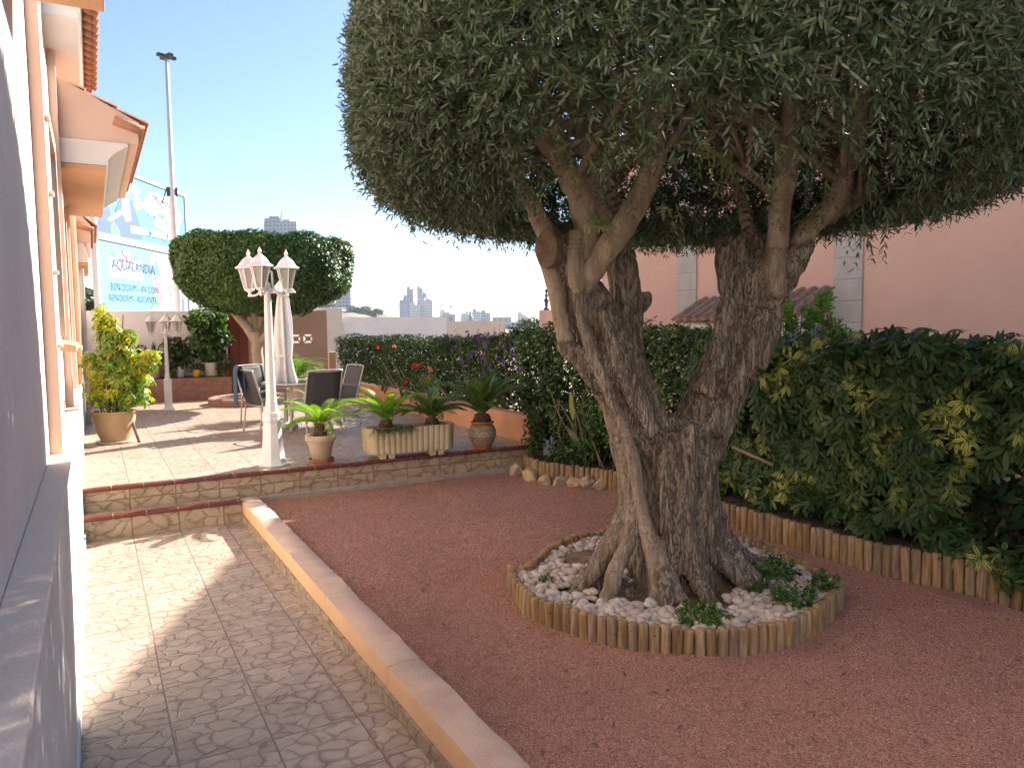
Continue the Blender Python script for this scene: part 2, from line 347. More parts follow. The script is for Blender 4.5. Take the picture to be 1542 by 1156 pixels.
M['log'] = log_mat()
def bark_mat(name, dark, mid, pale, vs=(1, 1, .22), sc=26, dist=.02):
    t = NT(name); v = t.coord('Object', vs)
    n1 = t.noise(v, sc, 7, .68, dist=1.1); n2 = t.noise(v, sc*.32, 4, .6); n3 = t.noise(t.coord('Object'), 3.2, 5, .6)
    rg_ = t.math('ABSOLUTE', t.math('SUBTRACT', t.noise(v, sc*.75, 4, .55, dist=1.4), .5)); fl = t.noise(t.coord('Object'), 85, 4, .65)
    crack = t.math('MULTIPLY', t.smooth(rg_, .0, .055), t.math('MULTIPLY_ADD', t.smooth(fl, .34, .46), .45, .55))
    h = t.math('ADD', t.math('MULTIPLY', n1, .9), t.math('MULTIPLY', crack, .7)); h = t.math('ADD', h, t.math('MULTIPLY', n2, .8))
    at = t.n('Attribute', {}, attribute_name='smoothbark').outputs['Fac']
    col = t.mix(t.smooth(n1, .3, .72), dark, mid)
    col = t.mix(t.math('MULTIPLY', t.smooth(n3, .48, .72), .6), col, pale)
    col = t.mix(t.math('MULTIPLY', t.math('SUBTRACT', 1., crack), .75), col, tuple(c*.45 for c in dark))
    sm = t.mix(t.smooth(t.noise(t.coord('Object', (1, 1, .35)), 15, 6, .65), .35, .7), (.26, .19, .125), (.43, .335, .23))
    sm = t.mix(t.math('MULTIPLY', t.smooth(t.noise(t.coord('Object'), 16, 4), .6, .68), .6), sm, (.12, .065, .035))
    col = t.mix(at, col, sm)
    hh = t.math('MULTIPLY', h, t.math('MULTIPLY_ADD', at, -.86, 1.))
    t.bsdf(col, .88, hh, dist, 1.); return t.m
M['bark'] = bark_mat('olive_bark', (.17, .122, .084), (.41, .315, .225), (.52, .44, .34), (1, 1, .15), 38)
M['branch'] = bark_mat('olive_branch_bark', (.17, .115, .07), (.26, .185, .12), (.33, .26, .18), (1, 1, .35), 22, .006)
def branch_mat():
    t = NT('olive_branch'); v = t.coord('Object', (1, 1, .4)); f = t.noise(v, 13, 6, .6); g = t.noise(t.coord('Object'), 60, 4)
    col = t.mix(t.smooth(f, .32, .7), (.19, .135, .085), (.36, .27, .18)); col = t.mix(t.math('MULTIPLY', t.smooth(g, .5, .75), .35), col, (.14, .09, .055))
    k = t.n('TexVoronoi', {'Vector': t.coord('Object'), 'Scale': 13.}).outputs['Distance']; kn = t.math('SUBTRACT', 1., t.smooth(k, .07, .15)); col = t.mix(t.math('MULTIPLY', kn, .8), col, (.075, .038, .02))
    pt = t.smooth(t.noise(t.coord('Object'), 4, 4), .56, .66); col = t.mix(t.math('MULTIPLY', pt, .45), col, (.15, .11, .08))
    h = t.math('ADD', t.math('MULTIPLY', g, .8), t.math('ADD', t.math('MULTIPLY', f, 1.4), t.math('MULTIPLY', kn, .7))); t.bsdf(col, .88, h, .011); return t.m
M['branch'] = branch_mat()
M['cutwood'] = pm('weathered_cut_wood', (.20, .125, .075), (.13, .08, .05), 16, .9, .008, 50)
M['palebark'] = pm('pale_bark', (.50, .40, .30), (.40, .31, .22), 6, .85, .006, 30, stain=(.28, .2, .13))
M['stem'] = pm('brown_stem', (.20, .14, .09), (.28, .2, .13), 20, .85, .003, 80)
M['cycadstem'] = pm('cycad_stem', (.10, .055, .03), (.18, .10, .05), 40, .9, .02, 90)
M['olive'] = leafm('olive_leaf', (.026, .056, .020), (.060, .098, .038), back=(.125, .165, .095), rough=.45, tr=.12, cc=(.10, .105, .052), midrib=(.17, .18, .11))
M['sprout'] = leafm('olive_sprout_leaf', (.17, .30, .06), (.26, .40, .10), back=(.2, .27, .1), rough=.45, tr=.35, midrib=(.3, .36, .15))
M['topiary'] = leafm('ficus_leaf', (.035, .085, .018), (.075, .145, .03), rough=.35, tr=.28, cc=(.12, .20, .045))
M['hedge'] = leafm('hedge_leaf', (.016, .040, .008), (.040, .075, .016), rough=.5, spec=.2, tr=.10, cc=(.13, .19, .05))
M['vine'] = leafm('vine_leaf', (.022, .050, .012), (.058, .105, .026), rough=.5, spec=.2, tr=.12, cc=(.15, .22, .055))
M['scheff'] = leafm('variegated_leaf', (.017, .043, .011), (.042, .082, .02), rough=.42, tr=.12, var=(.42, .42, .09), midrib=(.045, .085, .025), spec=.22, thr=(.50, .68))
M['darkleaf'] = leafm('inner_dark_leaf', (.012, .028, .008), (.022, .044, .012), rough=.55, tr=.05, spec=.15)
M['goldleaf'] = leafm('golden_leaf', (.08, .20, .025), (.27, .39, .045), rough=.35, tr=.45, var=(.62, .55, .07), cc=(.58, .44, .04), thr=(.42, .62))
M['lime'] = leafm('bright_leaf', (.10, .20, .03), (.17, .30, .05), rough=.38, tr=.38)
M['cycad'] = leafm('cycad_leaflet', (.09, .20, .025), (.20, .33, .05), rough=.4, tr=.45, cc=(.33, .34, .09), spec=.3)
M['cycaddark'] = leafm('dark_cycad_leaflet', (.035, .085, .016), (.08, .15, .03), rough=.4, tr=.25, cc=(.2, .22, .07), spec=.3)
M['grass'] = leafm('fern_leaf', (.12, .24, .04), (.2, .34, .07), rough=.45, tr=.35)
M['lowplant'] = leafm('ground_plant_leaf', (.04, .10, .02), (.09, .19, .04), rough=.3, tr=.25, cc=(.2, .25, .05))
M['banana'] = leafm('broad_leaf', (.10, .19, .04), (.17, .27, .06), rough=.35, tr=.3, midrib=(.32, .4, .18))
M['yellow_leaf'] = leafm('yellow_broad_leaf', (.38, .46, .05), (.42, .5, .06), rough=.35, tr=.4, midrib=(.5, .55, .2))  # the plant's single leaf that is yellow of itself
M['yucca'] = leafm('sword_leaf', (.07, .12, .04), (.11, .17, .06), rough=.4, tr=.15)
M['farleaf'] = leafm('far_tree_leaf', (.05, .075, .03), (.09, .11, .045), rough=.6, tr=.15)
M['litter'] = leafm('dry_leaf', (.16, .10, .055), (.30, .21, .12), rough=.8, tr=.05, cc=(.09, .06, .045))
for k, c in (('redflower', (.62, .02, .015)), ('orangeflower', (.75, .28, .03)), ('purpleflower', (.17, .10, .38)), ('pinkflower', (.7, .22, .2))):
    M[k] = leafm(k, c, tuple(min(1, x*1.3) for x in c), rough=.5, tr=.25)
def flat(name, c, rough=.5):
    return pm(name, c, tuple(x*.93 for x in c), 2, rough, 0)
# ================================================================= SETTING
def sheet(name, x0, y0, x1, y1, z, m, sub=1):
    me = bpy.data.meshes.new(name); bm = bmesh.new(); bmesh.ops.create_grid(bm, x_segments=sub, y_segments=sub, size=.5)
    for v in bm.verts: v.co = Vector((x0+(v.co.x+.5)*(x1-x0), y0+(v.co.y+.5)*(y1-y0), z))
    bm.to_mesh(me); bm.free(); return struct(put(name, me, m))
sheet('ground', -2500, -2500, 2500, 2500, -.06, M['ground'])
b = MB(); b.box(-.5, -3, -.05, 1.09, 6.99, 0); struct(b.build('walkway', M['tile']))
# terrace slab with its two steps
b = MB(); b.box(-.5, 7.14, -.05, 1.0, 15.75, .385); b.box(1.0, 7.14, -.05, 4.2, 15.75, .385)
ter = MB().box(-.5, 7.14, -.05, 4.22, 15.75, .385).build('terrace', M['tile']); struct(ter)
def step_edge(name, x0, x1, y, z, par):
    """glazed bull-nosed edge tiles in a row, mortar joints between them"""
    m = MB(); x = x0; n = 0
    while x < x1-.02:
        w = min(.245, x1-x)
        pts = [(-.022, -.030), (-.028, -.017), (-.024, -.004), (-.012, .0045), (.05, .0045), (.05, -.030)]
        m.poly([(x, y+a, z+c) for a, c in pts], (w-.006, 0, 0)); x += .245
    m.build('bullnose_edge', M['bull'], par, bevel=.003)
    MB().box(x0, y-.017, z-.028, x1, y+.046, z+.001).build('joint', M['mortar'], par)
b = MB(); b.box(-.5, 7.115, -.04, 4.22, 7.139, .355); b.build('riser', M['riser'], ter); step_edge('e', -.16, 4.24, 7.115, .385, ter)
b = MB(); b.box(1.27, 7.07, .05, 4.05, 7.114, .165); b.build('footing', M['mortar'], ter, bevel=.01)
st = MB().box(-.5, 6.93, -.04, 1.095, 7.113, .19).build('step', M['tile']); struct(st)
b = MB(); b.box(-.5, 6.905, -.03, 1.093, 6.929, .160); b.build('riser', M['riser'], st); step_edge('e', -.16, 1.093, 6.905, .19, st)
# gravel bed with a gently uneven surface
me = bpy.data.meshes.new('gravel'); bm = bmesh.new(); bmesh.ops.create_grid(bm, x_segments=90, y_segments=220, size=.5)
def grav_z(x, y): return .116+.013*mnoise.noise(Vector((x*1.6, y*1.6, 0)))+.006*mnoise.noise(Vector((x*6, y*6, 3)))
for v in bm.verts:
    x, y = 1.255+(v.co.x+.5)*3.1, -1.5+(v.co.y+.5)*8.62
    v.co = Vector((x, y, grav_z(x, y)))
bm.to_mesh(me); bm.free(); me.shade_smooth(); struct(put('gravel', me, M['gravel']))
EDGE = [(4.13, 7.06), (4.03, 6.82), (4.04, 6.5), (4.16, 6.2), (4.32, 5.85), (4.345, 5.3), (4.315, 4.3), (4.30, 3.6), (4.315, 3.04), (4.395, 2.65), (4.555, 2.2), (4.755, 1.7), (4.95, 1.2), (5.2, .5)]
b = MB(); b.poly([(x, y, -.05) for x, y in EDGE]+[(5.3, .5, -.05), (5.3, 7.06, -.05)], (0, 0, .31)); o = b.build('soil', M['soil']); struct(o)
# loose grains on the gravel bed (denser near the camera)
def grains(name, n, y0, y1, s0, s1):
    P = np.stack([RNG.uniform(1.27, 4.24, n), RNG.uniform(y0, y1, n)], 1)
    keep = np.array([((p[0]-3.1)/1.0)**2+((p[1]-3.5)/1.0)**2 > 1 for p in P]); P = P[keep]; n = len(P)
    z = np.array([grav_z(*p) for p in P])
    oc = np.array([(1, 0, 0), (-1, 0, 0), (0, 1, 0), (0, -1, 0), (0, 0, 1), (0, 0, -.6)], float)
    fs = np.array([(0, 2, 4), (2, 1, 4), (1, 3, 4), (3, 0, 4), (2, 0, 5), (1, 2, 5), (3, 1, 5), (0, 3, 5)])
    s = RNG.uniform(s0, s1, (n, 1, 1))*RNG.uniform(.6, 1.3, (n, 1, 3)); V = oc[None]*(1+RNG.uniform(-.3, .3, (n, 6, 1)))*s
    a = RNG.uniform(0, 6.28, n); tl = RNG.uniform(-.6, .6, n); c, si = np.cos(a), np.sin(a)
    x = V[:, :, 0]*c[:, None]-V[:, :, 1]*si[:, None]; y = V[:, :, 0]*si[:, None]+V[:, :, 1]*c[:, None]
    zz = V[:, :, 2]+x*np.sin(tl)[:, None]
    co = np.stack([x+P[:, 0:1], y+P[:, 1:2], zz+z[:, None]+.001], 2).reshape(-1, 3)
    idx = (fs[None]+(np.arange(n)*6)[:, None, None]).reshape(-1, 3)
    me = bpy.data.meshes.new(name); me.vertices.add(len(co)); me.vertices.foreach_set('co', co.astype(np.float32).ravel())
    me.loops.add(idx.size); me.loops.foreach_set('vertex_index', idx.astype(np.int32).ravel())
    me.polygons.add(len(idx)); me.polygons.foreach_set('loop_start', (np.arange(len(idx))*3).astype(np.int32))
    try: me.polygons.foreach_set('loop_total', np.full(len(idx), 3, np.int32))
    except Exception: pass
    me.update(calc_edges=True); return me
me = grains('loose_gravel', 110000, 1.2, 4.4, .0022, .0048); o = stuff(put('loose_gravel', me, M['grain'])); tag(o, 'loose red gravel grains scattered over the garden bed', 'gravel')
me = grains('fine_gravel', 45000, 4.2, 7.06, .003, .0062); o = stuff(put('fine_gravel', me, M['grain'])); tag(o, 'red gravel grains lying between the olive tree and the terrace step', 'gravel')
# fallen leaves and twigs
n = 900; P = np.stack([RNG.uniform(1.3, 4.2, n), RNG.uniform(1.6, 6.9, n)], 1); P = np.array([(x, y, grav_z(x, y)+.008) for x, y in P])
D = runit(n); D[:, 2] *= .12; U = np.tile((0, 0, 1.), (n, 1))+runit(n)*.25
o = stuff(put('leaf_litter', leaf_mesh('leaf_litter', P, D, U, RNG.uniform(.02, .065, n), RNG.uniform(.004, .011, n), LENS), M['litter'])); tag(o, 'dry olive leaves lying on the red gravel', 'dead leaves')

# ---------------------------------------------------------------- kerb wall between walkway and gravel
kb = thing('garden_kerb', 'long low orange rendered kerb wall between tiled walkway and red gravel', 'kerb', (1.17, 3, 0))
me = bpy.data.meshes.new('kerb_wall'); b = MB(); N = 90
prof = [(1.095, 0), (1.095, .166), (1.099, .171), (1.18, .176), (1.258, .172), (1.268, .160), (1.268, .0)]
vs = []; fs = []
for i in range(N+1):
    y = -2+(7.08+2)*i/N
    for j, (x, z) in enumerate(prof):
        q = mnoise.noise(Vector((y*3, j*1.7, 0)))*.004+mnoise.noise(Vector((y*11, j*2.1, 5)))*.0035
        vs.append((x+(q if j > 0 else 0)*(1.6 if j > 3 else .6), y, z+(q if 0 < j < 6 else 0)))
k = len(prof)
for i in range(N):
    for j in range(k-1): fs.append((i*k+j, i*k+j+1, (i+1)*k+j+1, (i+1)*k+j))
b.add(vs, fs+[tuple(range(k)), tuple(N*k+j for j in range(k))[::-1]]); b.m = [0 if (i % (k-1)) < 2 else 1 for i in range(len(fs))]+[0, 0]; o = b.build('kerb_wall', [M['kerb'], M['kerbtop']], kb); smooth_angle(o, 50)
MB().box(1.080, -2, 0, 1.094, 6.90, .072).build('skirting', M['skirt'], kb, bevel=.002)

# ---------------------------------------------------------------- barrel-tile roof field (real corrugation)
def tile_field(mb, o, ax, dn, nx, L, pitch=.2, amp=.045, mi=0, rows=.36):
    """o: ridge-side corner, ax: unit vector along the eave, dn: unit vector down the slope, nx tiles, slope length L"""
    o, ax, dn = Vector(o), Vector(ax), Vector(dn); up = ax.cross(dn).normalized(); up = up if up.z > 0 else -up
    seg = 10; nr = max(1, int(round(L/rows)))
    prof = []
    for i in range(nx*seg+1):
        u = (i % seg)/seg; h = amp*math.sqrt(max(0, 1-((u-.31)/.31)**2)) if u <= .62 else -amp*.45*math.sin(PI*(u-.62)/.38)
        prof.append((i*pitch/seg, h))
    for r in range(nr):
        d0, d1 = L*r/nr, L*(r+1)/nr+.03; lift0, lift1 = .0, .022
        vs = []
        for d, lf in ((d0, lift0), (d1, lift1)):
            for x, h in prof: vs.append(o+ax*x+dn*d+up*(h+lf))
        for x, h in prof: vs.append(o+ax*x+dn*d1+up*(h*.8+lift1-.016))
        q = len(prof); fs = [(i, i+1, q+i+1, q+i) for i in range(q-1)]+[(q+i, q+i+1, 2*q+i+1, 2*q+i) for i in range(q-1)]
        mb.add(vs, fs, mi)

# ---------------------------------------------------------------- house on the left
hs = thing('peach_house', 'peach rendered house close along the left side with bay window and clay tile eaves', 'house', (-.3, 6, 0))
MB().box(-.45, -2.5, -.05, -.13, 7.9, 1.085).box(-.45, 7.9, .3, -.13, 9.2, 1.085).build('plinth', M['plinth'], hs, bevel=.006)
MB().box(-.13, -2.5, 0, -.118, 6.9, .075).build('skirting', M['cornice'], hs, bevel=.003)
# upper wall as panels round the window openings
wl = MB(); X0, X1 = -.6, -.205
wins = [(5.25, 6.35, 1.66, 2.95), (7.6, 8.5, 1.6, 2.9)]
ys = [-2.5]+[v for w in wins for v in w[:2]]+[10.2]
for i in range(0, len(ys), 2): wl.box(X0, ys[i], 1.085, X1, ys[i+1], 6.3)
for y0, y1, z0, z1 in wins: wl.box(X0, y0, 1.085, X1, y1, z0); wl.box(X0, y0, z1, X1, y1, 6.3)
wl.build('wall', M['housewall'], hs)
MB().box(-.204, -2.5, 1.0855, -.112, 9.2, 1.103).build('ledge', M['ledge'], hs, bevel=.004)
for y0, y1 in ((4.25, 4.62), (6.85, 7.05), (9.05, 9.2)):
    o = MB().box(-.204, y0, 1.09, -.150, y1, 6.2).build('pilaster', M['peach'], hs, bevel=.004)
for y0, y1, z0, z1 in wins:
    f = MB(); X = -.165
    f.box(-.35, y0-.09, z0, X, y0, z1+.09).box(-.35, y1, z0, X, y1+.09, z1+.09).box(-.35, y0, z1, X, y1, z1+.09)
    w = f.build('window', M['peach'], hs, bevel=.004)
    g = MB(); a = .05
    for ya, yb in ((y0, y0+a), (y1-a, y1), ((y0+y1)/2-.03, (y0+y1)/2+.03)): g.box(-.30, ya, z0+.01, -.25, yb, z1-.001)
    g.box(-.30, y0+a, z0+.01, -.25, y1-a, z0+a).box(-.30, y0+a, z1-a, -.25, y1-a, z1-.001); g.build('frame', M['cornice'], w, bevel=.004)
    MB().box(-.285, y0+a, z0+a, -.277, y1-a, z1-a).build('pane', M['pane'], w)
    s = MB(); s.poly([(-.3, y0-.12, z0-.062), (-.085, y0-.12, z0-.085), (-.085, y0-.12, z0-.045), (-.3, y0-.12, z0-.002)], (0, y1-y0+.24, 0)); s.build('sill', M['bayorange'], w, bevel=.005)
for z in (1.62, 1.98, 2.36, 2.72): MB().box(-.149, 4.30, z, -.128, 4.40, z+.016).build('bracket', M['cornice'], hs, bevel=.003)
# far part of the house, terrace side
MB().box(-.6, 9.2, .3, -.145, 17.2, 1.06).build('plinth', M['plinth'], hs, bevel=.006)
MB().box(-.6, 10.2, 1.06, -.17, 17.2, 5.6).build('wall', M['peach'], hs)
for y in (10.3, 11.6, 13.0): MB().box(-.169, y, 1.07, -.118, y+.22, 5.5).build('pilaster', M['peach'], hs, bevel=.004)
MB().tube([(-.09, 12.2, .39), (-.09, 12.2, 5.2)], .035, 10).build('drainpipe', M['mast'], hs, smooth=True)
def bay(y0, y1, xb, z0, z1, xe, ze, zt):
    """box bay: body, white cornice, tiled roof falling away from the wall"""
    r = MB().box(-.3, y0, z0, xb, y1, z1).build('bay_window', M['bayorange'], hs, bevel=.004)
    c = MB(); zc = (ze-z1)
    n_ = 14; hh = zc*.55; pr_ = [(0, 0), (0, .10)]+[((1-math.cos(PI/2*i/10))*.92, .10+.74*i/10) for i in range(1, 11)]+[(1, .86), (1, 1)]
    vs = []
    for s, h in pr_:
        xx = xb+.014+(xe-xb-.12)*s; dy = .012+.035*s; zz_ = z1+hh*h; vs += [(-.3, y0-dy, zz_), (xx, y0-dy, zz_), (xx, y1+dy, zz_), (-.3, y1+dy, zz_)]
    k = len(pr_); c.add(vs, [(i*4+j, i*4+(j+1) % 4, (i+1)*4+(j+1) % 4, (i+1)*4+j) for i in range(k-1) for j in range(4)]+[(3, 2, 1, 0), tuple((k-1)*4+j for j in range(4))])
    c.build('cornice', M['cornice'], r, bevel=.003)
    p = MB(); zb = z1+zc*.55+.004; yb0 = y0-.03
    p.poly([(-.3, yb0, zb), (xe-.03, yb0, zb), (xe-.02, yb0, ze+.03), (-.22, yb0, zt+.045), (-.3, yb0, zt+.045)], (0, y1-y0+.06, 0)); p.build('gable', M['peach'], r, bevel=.003)
    t = MB(); d = Vector((xe+.02+.22, 0, ze-zt)); L = d.length
    tile_field(t, (-.22, y0+.0, zt+.03), (0, 1, 0), d.normalized(), int((y1-y0+.15)/.16), L, pitch=.16, amp=.026, rows=.22)
    sl = MB(); sl.poly([(xe-.17, y0-.02, ze+.005-.012), (xe+.02, y0-.02, ze-.055), (xe+.02, y0-.02, ze-.012), (xe-.17, y0-.02, ze+.07)], (0, y1-y0+.04, 0))
    t.build('roof', M['rooftile'], r)
    # barrel tile undersides carried past the cornice
    e = MB(); y = y0-.04
    while y < y1+.06:
        MB().tube([(xe-.20, y, ze+.03), (xe+.015, y, ze-.035)], .038, 10).build('eave_tile', M['rooftile'], r, smooth=True); y += .16
    return r
bay(7.0, 9.85, .165, 2.985, 3.03, .435, 3.36, 3.68)
bay(12.0, 14.4, -.01, 2.60, 2.64, .075, 3.12, 3.42)
# balcony slab overhead and main roof eave
MB().box(-.3, 2.6, 2.985, .105, 3.55, 3.2).build('balcony_slab', M['bayorange'], hs, bevel=.004)
rf = MB()
for k in range(4): rf.box(-.3, 6.1, 3.84+k*.045, .015+.010*k, 8.6, 3.885+k*.045+.002)
rf.build('cornice', M['cornice'], hs, bevel=.004)
t = MB(); tile_field(t, (-.3, 6.1, 4.23), (0, 1, 0), Vector((.42, 0, -.2)).normalized(), 15, .46, pitch=.165, amp=.03, rows=.25)
t.build('roof', M['rooftile'], hs)
e = MB(); y = 6.12
while y < 8.6: MB().tube([(.02, y, 4.075), (.115, y, 4.04)], .042, 10).build('eave_tile', M['rooftile'], hs, smooth=True); y += .165

# ---------------------------------------------------------------- pink house on the right (roof out of view, shaped to throw the garden into shade)
ph = thing('pink_house', 'large pink rendered house behind the hedge with pale stone quoins', 'house', (10, 6, 0))
AX = 9.0
PEAK_Y, PEAK_Z, EDGE_Y, EDGE_Z = 5.4, 7.05, 9.45, 5.42
b = MB(); b.poly([(AX, -3, -.05), (AX, EDGE_Y, -.05), (AX, EDGE_Y, EDGE_Z-.22), (AX, PEAK_Y, PEAK_Z-.22), (AX, 1.35, EDGE_Z-.22), (AX, -3, EDGE_Z-.22)], (5, 0, 0)); b.build('wall', M['pink'], ph)
MB().box(AX, EDGE_Y+.001, -.05, AX+5, 12.4, 5.05).build('wall', M['pink'], ph)
def quoin(y0, y1):
    z = -.05; k = 0
    q = MB()
    while z < 5.0: q.box(AX-.035, y0, z, AX-.001, y1, z+.285); z += .2925
    q.build('quoin', M['quoin'], ph, bevel=.004)
    MB().box(AX-.026, y0+.004, -.05, AX-.0015, y1-.004, 5.0).build('quoin_joint', M['mortar'], ph)
quoin(6.50, 6.95); quoin(9.65, 10.11)
for y in (9.0, 8.75): MB().box(AX-.03, y, 2.6, AX-.001, y+.09, 5.1).build('shutter_strip', M['pink'], ph, bevel=.004)
MB().box(AX-.024, 8.05, .3, AX-.001, 8.08, 5.1).build('wall_joint', M['pink'], ph)
# roof: front gable with raking tiles, then a lower wing with a straight eave
t = MB(); sl = Vector((0, EDGE_Y-PEAK_Y, EDGE_Z-PEAK_Z)); L = sl.length
tile_field(t, (AX-.4, PEAK_Y, PEAK_Z), (1, 0, 0), sl.normalized(), 26, L, pitch=.21, amp=.05)
sl2 = Vector((0, -(EDGE_Y-PEAK_Y), EDGE_Z-PEAK_Z)); tile_field(t, (AX-.4, PEAK_Y, PEAK_Z), (1, 0, 0), sl2.normalized(), 26, L, pitch=.21, amp=.05)
t.build('roof', M['oldtile'], ph)
t = MB(); d = Vector((-2.9, 0, -.92)); tile_field(t, (AX+2.45, 9.5, 6.17), (0, 1, 0), d.normalized(), 15, d.length, pitch=.215, amp=.055)
t.build('roof', M['oldtile'], ph)
b = MB(); b.poly([(AX-.36, EDGE_Y-.0, EDGE_Z-.04), (AX-.36, PEAK_Y, PEAK_Z-.03), (AX-.36, 1.35, EDGE_Z-.04), (AX-.36, 1.35, EDGE_Z-.16), (AX-.36, PEAK_Y, PEAK_Z-.15), (AX-.36, EDGE_Y, EDGE_Z-.16)], (.3, 0, 0)); b.build('bargeboard', M['cornice'], ph)
MB().box(AX-.3, 9.5, 5.055, AX+.5, 12.6, 5.16).build('soffit', M['cornice'], ph)
MB().box(AX-.3, -3, 5.0, AX+.5, 1.4, 5.2).build('soffit', M['cornice'], ph)
def hood(y0, y1, z, proj):
    h = MB().box(AX-proj+.06, y0+.05, z-.16, AX-.002, y1-.05, z-.03).build('window_hood', M['cornice'], ph, bevel=.005)
    t = MB(); d = Vector((-proj-.02, 0, -.33)); tile_field(t, (AX-.01, y0, z+.34), (0, 1, 0), d.normalized(), max(2, int((y1-y0)/.2)), d.length, pitch=.2, amp=.06, rows=.24)
    t.build('roof_tiles', M['oldtile'], h)
    e = MB(); y = y0+.062
    while y < y1: MB().tube([(AX-proj+.09, y, z+.045), (AX-proj-.06, y, z-.004)], .058, 12).build('eave_tile', M['rooftile'], h, smooth=True); y += .2
    MB().box(AX-proj+.3, y0+.12, z-1.5, AX-.002, y1-.12, z-.161).build('hood_wall', M['white'], h)
hood(8.35, 9.55, 1.77, .60); hood(7.0, 7.75, 1.83, .62)

# ---------------------------------------------------------------- boundary walls round the garden
o = MB().box(5.12, -3, -.05, 5.30, 7.1, .62).build('boundary_wall', M['lowwall'], bevel=.006); tag(o, 'low orange boundary wall behind the variegated hedge stems', 'wall')
lw = MB(); lw.poly([(4.225, 7.17, .05), (4.40, 7.17, .05), (4.40, 15.4, .05), (4.225, 15.4, .05)], (0, 0, .64)); o = lw.build('terrace_wall', M['lowwall'], bevel=.012); tag(o, 'low apricot wall along the right edge of the terrace', 'wall')
f = thing('rail_fence', 'grey metal rail fence mostly hidden behind the variegated hedge', 'fence', (5.2, 1, .62))
MB().box(5.19, -2.6, 1.50, 5.225, 7.0, 1.535).box(5.19, -2.6, 1.0, 5.225, 7.0, 1.025).build('rail', M['alu'], f)
y = -2.5
while y < 7: MB().box(5.19, y, .62, 5.225, y+.035, 1.56).build('post', M['alu'], f); y += 1.5
o = MB().box(-.14, 15.70, -.05, 2.32, 15.9, 2.06).build('garden_wall', M['white'], bevel=.01); tag(o, 'white rendered garden wall closing the terrace behind the potted plants', 'wall')
pl = thing('raised_planter', 'long raised planter faced with red stone along the white wall', 'planter', (1, 15.4, .385))
MB().box(-.14, 15.12, .385, 2.30, 15.699, .80).build('planter_body', M['redstone'], pl, bevel=.01)
MB().box(-.14, 15.16, .795, 2.28, 15.698, .812).build('planter_soil', M['soil'], pl)
dr = thing('garden_door', 'red brown garden door in the wall behind the clipped tree', 'door', (2.55, 15.7, .385))
MB().box(2.33, 15.70, .385, 2.72, 15.76, 1.98).build('door_leaf', M['reddoor'], dr)
for x in (2.37, 2.55): MB().box(x, 15.685, .5, x+.14, 15.699, 1.85).build('door_panel', M['reddoor'], dr, bevel=.006)
pw = thing('pink_garden_wall', 'pink garden wall pierced by a row of patterned vent blocks', 'wall', (3.5, 15.75, 0))
W = MB(); VX = [3.32, 3.57, 3.82]; vz0, vz1 = 1.40, 1.575
W.box(2.73, 15.7, -.05, 4.32, 15.9, vz0).box(2.73, 15.7, vz1, 4.32, 15.9, 2.07); xs = [2.73]+[v for x in VX for v in (x, x+.22)]+[4.32]
for i in range(0, len(xs), 2): W.box(xs[i], 15.7, vz0, xs[i+1], 15.9, vz1)
W.build('wall_body', M['tanwall'], pw)
for x in VX:
    m = MB(); cx, cz = x+.11, (vz0+vz1)/2
    for s in (-1, 1): m.tube([(x, 15.75, vz0 if s > 0 else vz1), (x+.22, 15.75, vz1 if s > 0 else vz0)], .014, 6)
    m.lathe([(.05, -.03), (.05, .03), (.03, .03), (.03, -.03)], 12, (0, 0, 0), 0, False, Matrix.Translation((cx, 15.75, cz))@Matrix.Rotation(PI/2, 4, 'X')); m.build('vent_block', M['tanwall'], pw)
o = MB().box(4.345, 15.6, -.05, 4.47, 15.75, 1.2).build('gate_post', M['tanwall'], bevel=.01); tag(o, 'short pink post at the end of the vented garden wall', 'post')
nw = thing('neighbour_wall', 'long white neighbouring wall with a taller square pier beyond the hedge', 'wall', (8, 20, 0))
MB().box(5.90, 20, -.05, 9.0, 20.25, 1.99).build('wall_body', M['white'], nw); MB().box(9.0, 20.02, -.05, 10.95, 20.22, 1.86).build('wall_body', M['cream'], nw)
MB().box(5.38, 19.9, -.05, 5.899, 20.35, 2.24).build('pier', M['cream'], nw, bevel=.01)
# ================================================================= OLIVE TREE
D0 = depth((2.9, 3.35))
PXM = D0/FPX
def tp(x, y, dd=0): return at_d(x, y, D0+dd)
def catmull(P, n=8, closed=False):
    P = [Vector(p) for p in P]; k = len(P); out = []
    for i in range(k if closed else k-1):
        p0, p1, p2, p3 = (P[(i-1) % k], P[i], P[(i+1) % k], P[(i+2) % k]) if closed else (P[max(i-1, 0)], P[i], P[i+1], P[min(i+2, k-1)])
        for j in range(n):
            t = j/n; out.append(.5*((2*p1)+(p2-p0)*t+(2*p0-5*p1+4*p2-p3)*t*t+(3*p1-p0-3*p2+p3)*t**3))
    if not closed: out.append(P[-1])
    return out
def strand(pts, n=7):
    """pts: (px, py, depth offset, radius in photo pixels) -> world points and radii"""
    q = catmull([(*tp(a, b, c),) for a, b, c, r in pts], n)
    rr = np.interp(np.linspace(0, len(pts)-1, len(q)), range(len(pts)), [p[3] for p in pts])
    # the radius is a true size: photo pixels at the trunk's distance
    return q, [float(r)*PXM for r in rr]
TR = []       # (points, radii, smooth)
def S(pts, smooth=0, k=.86): q, r = strand(pts); TR.append((q, [v*(k if v > .055 else .95) for v in r], smooth))
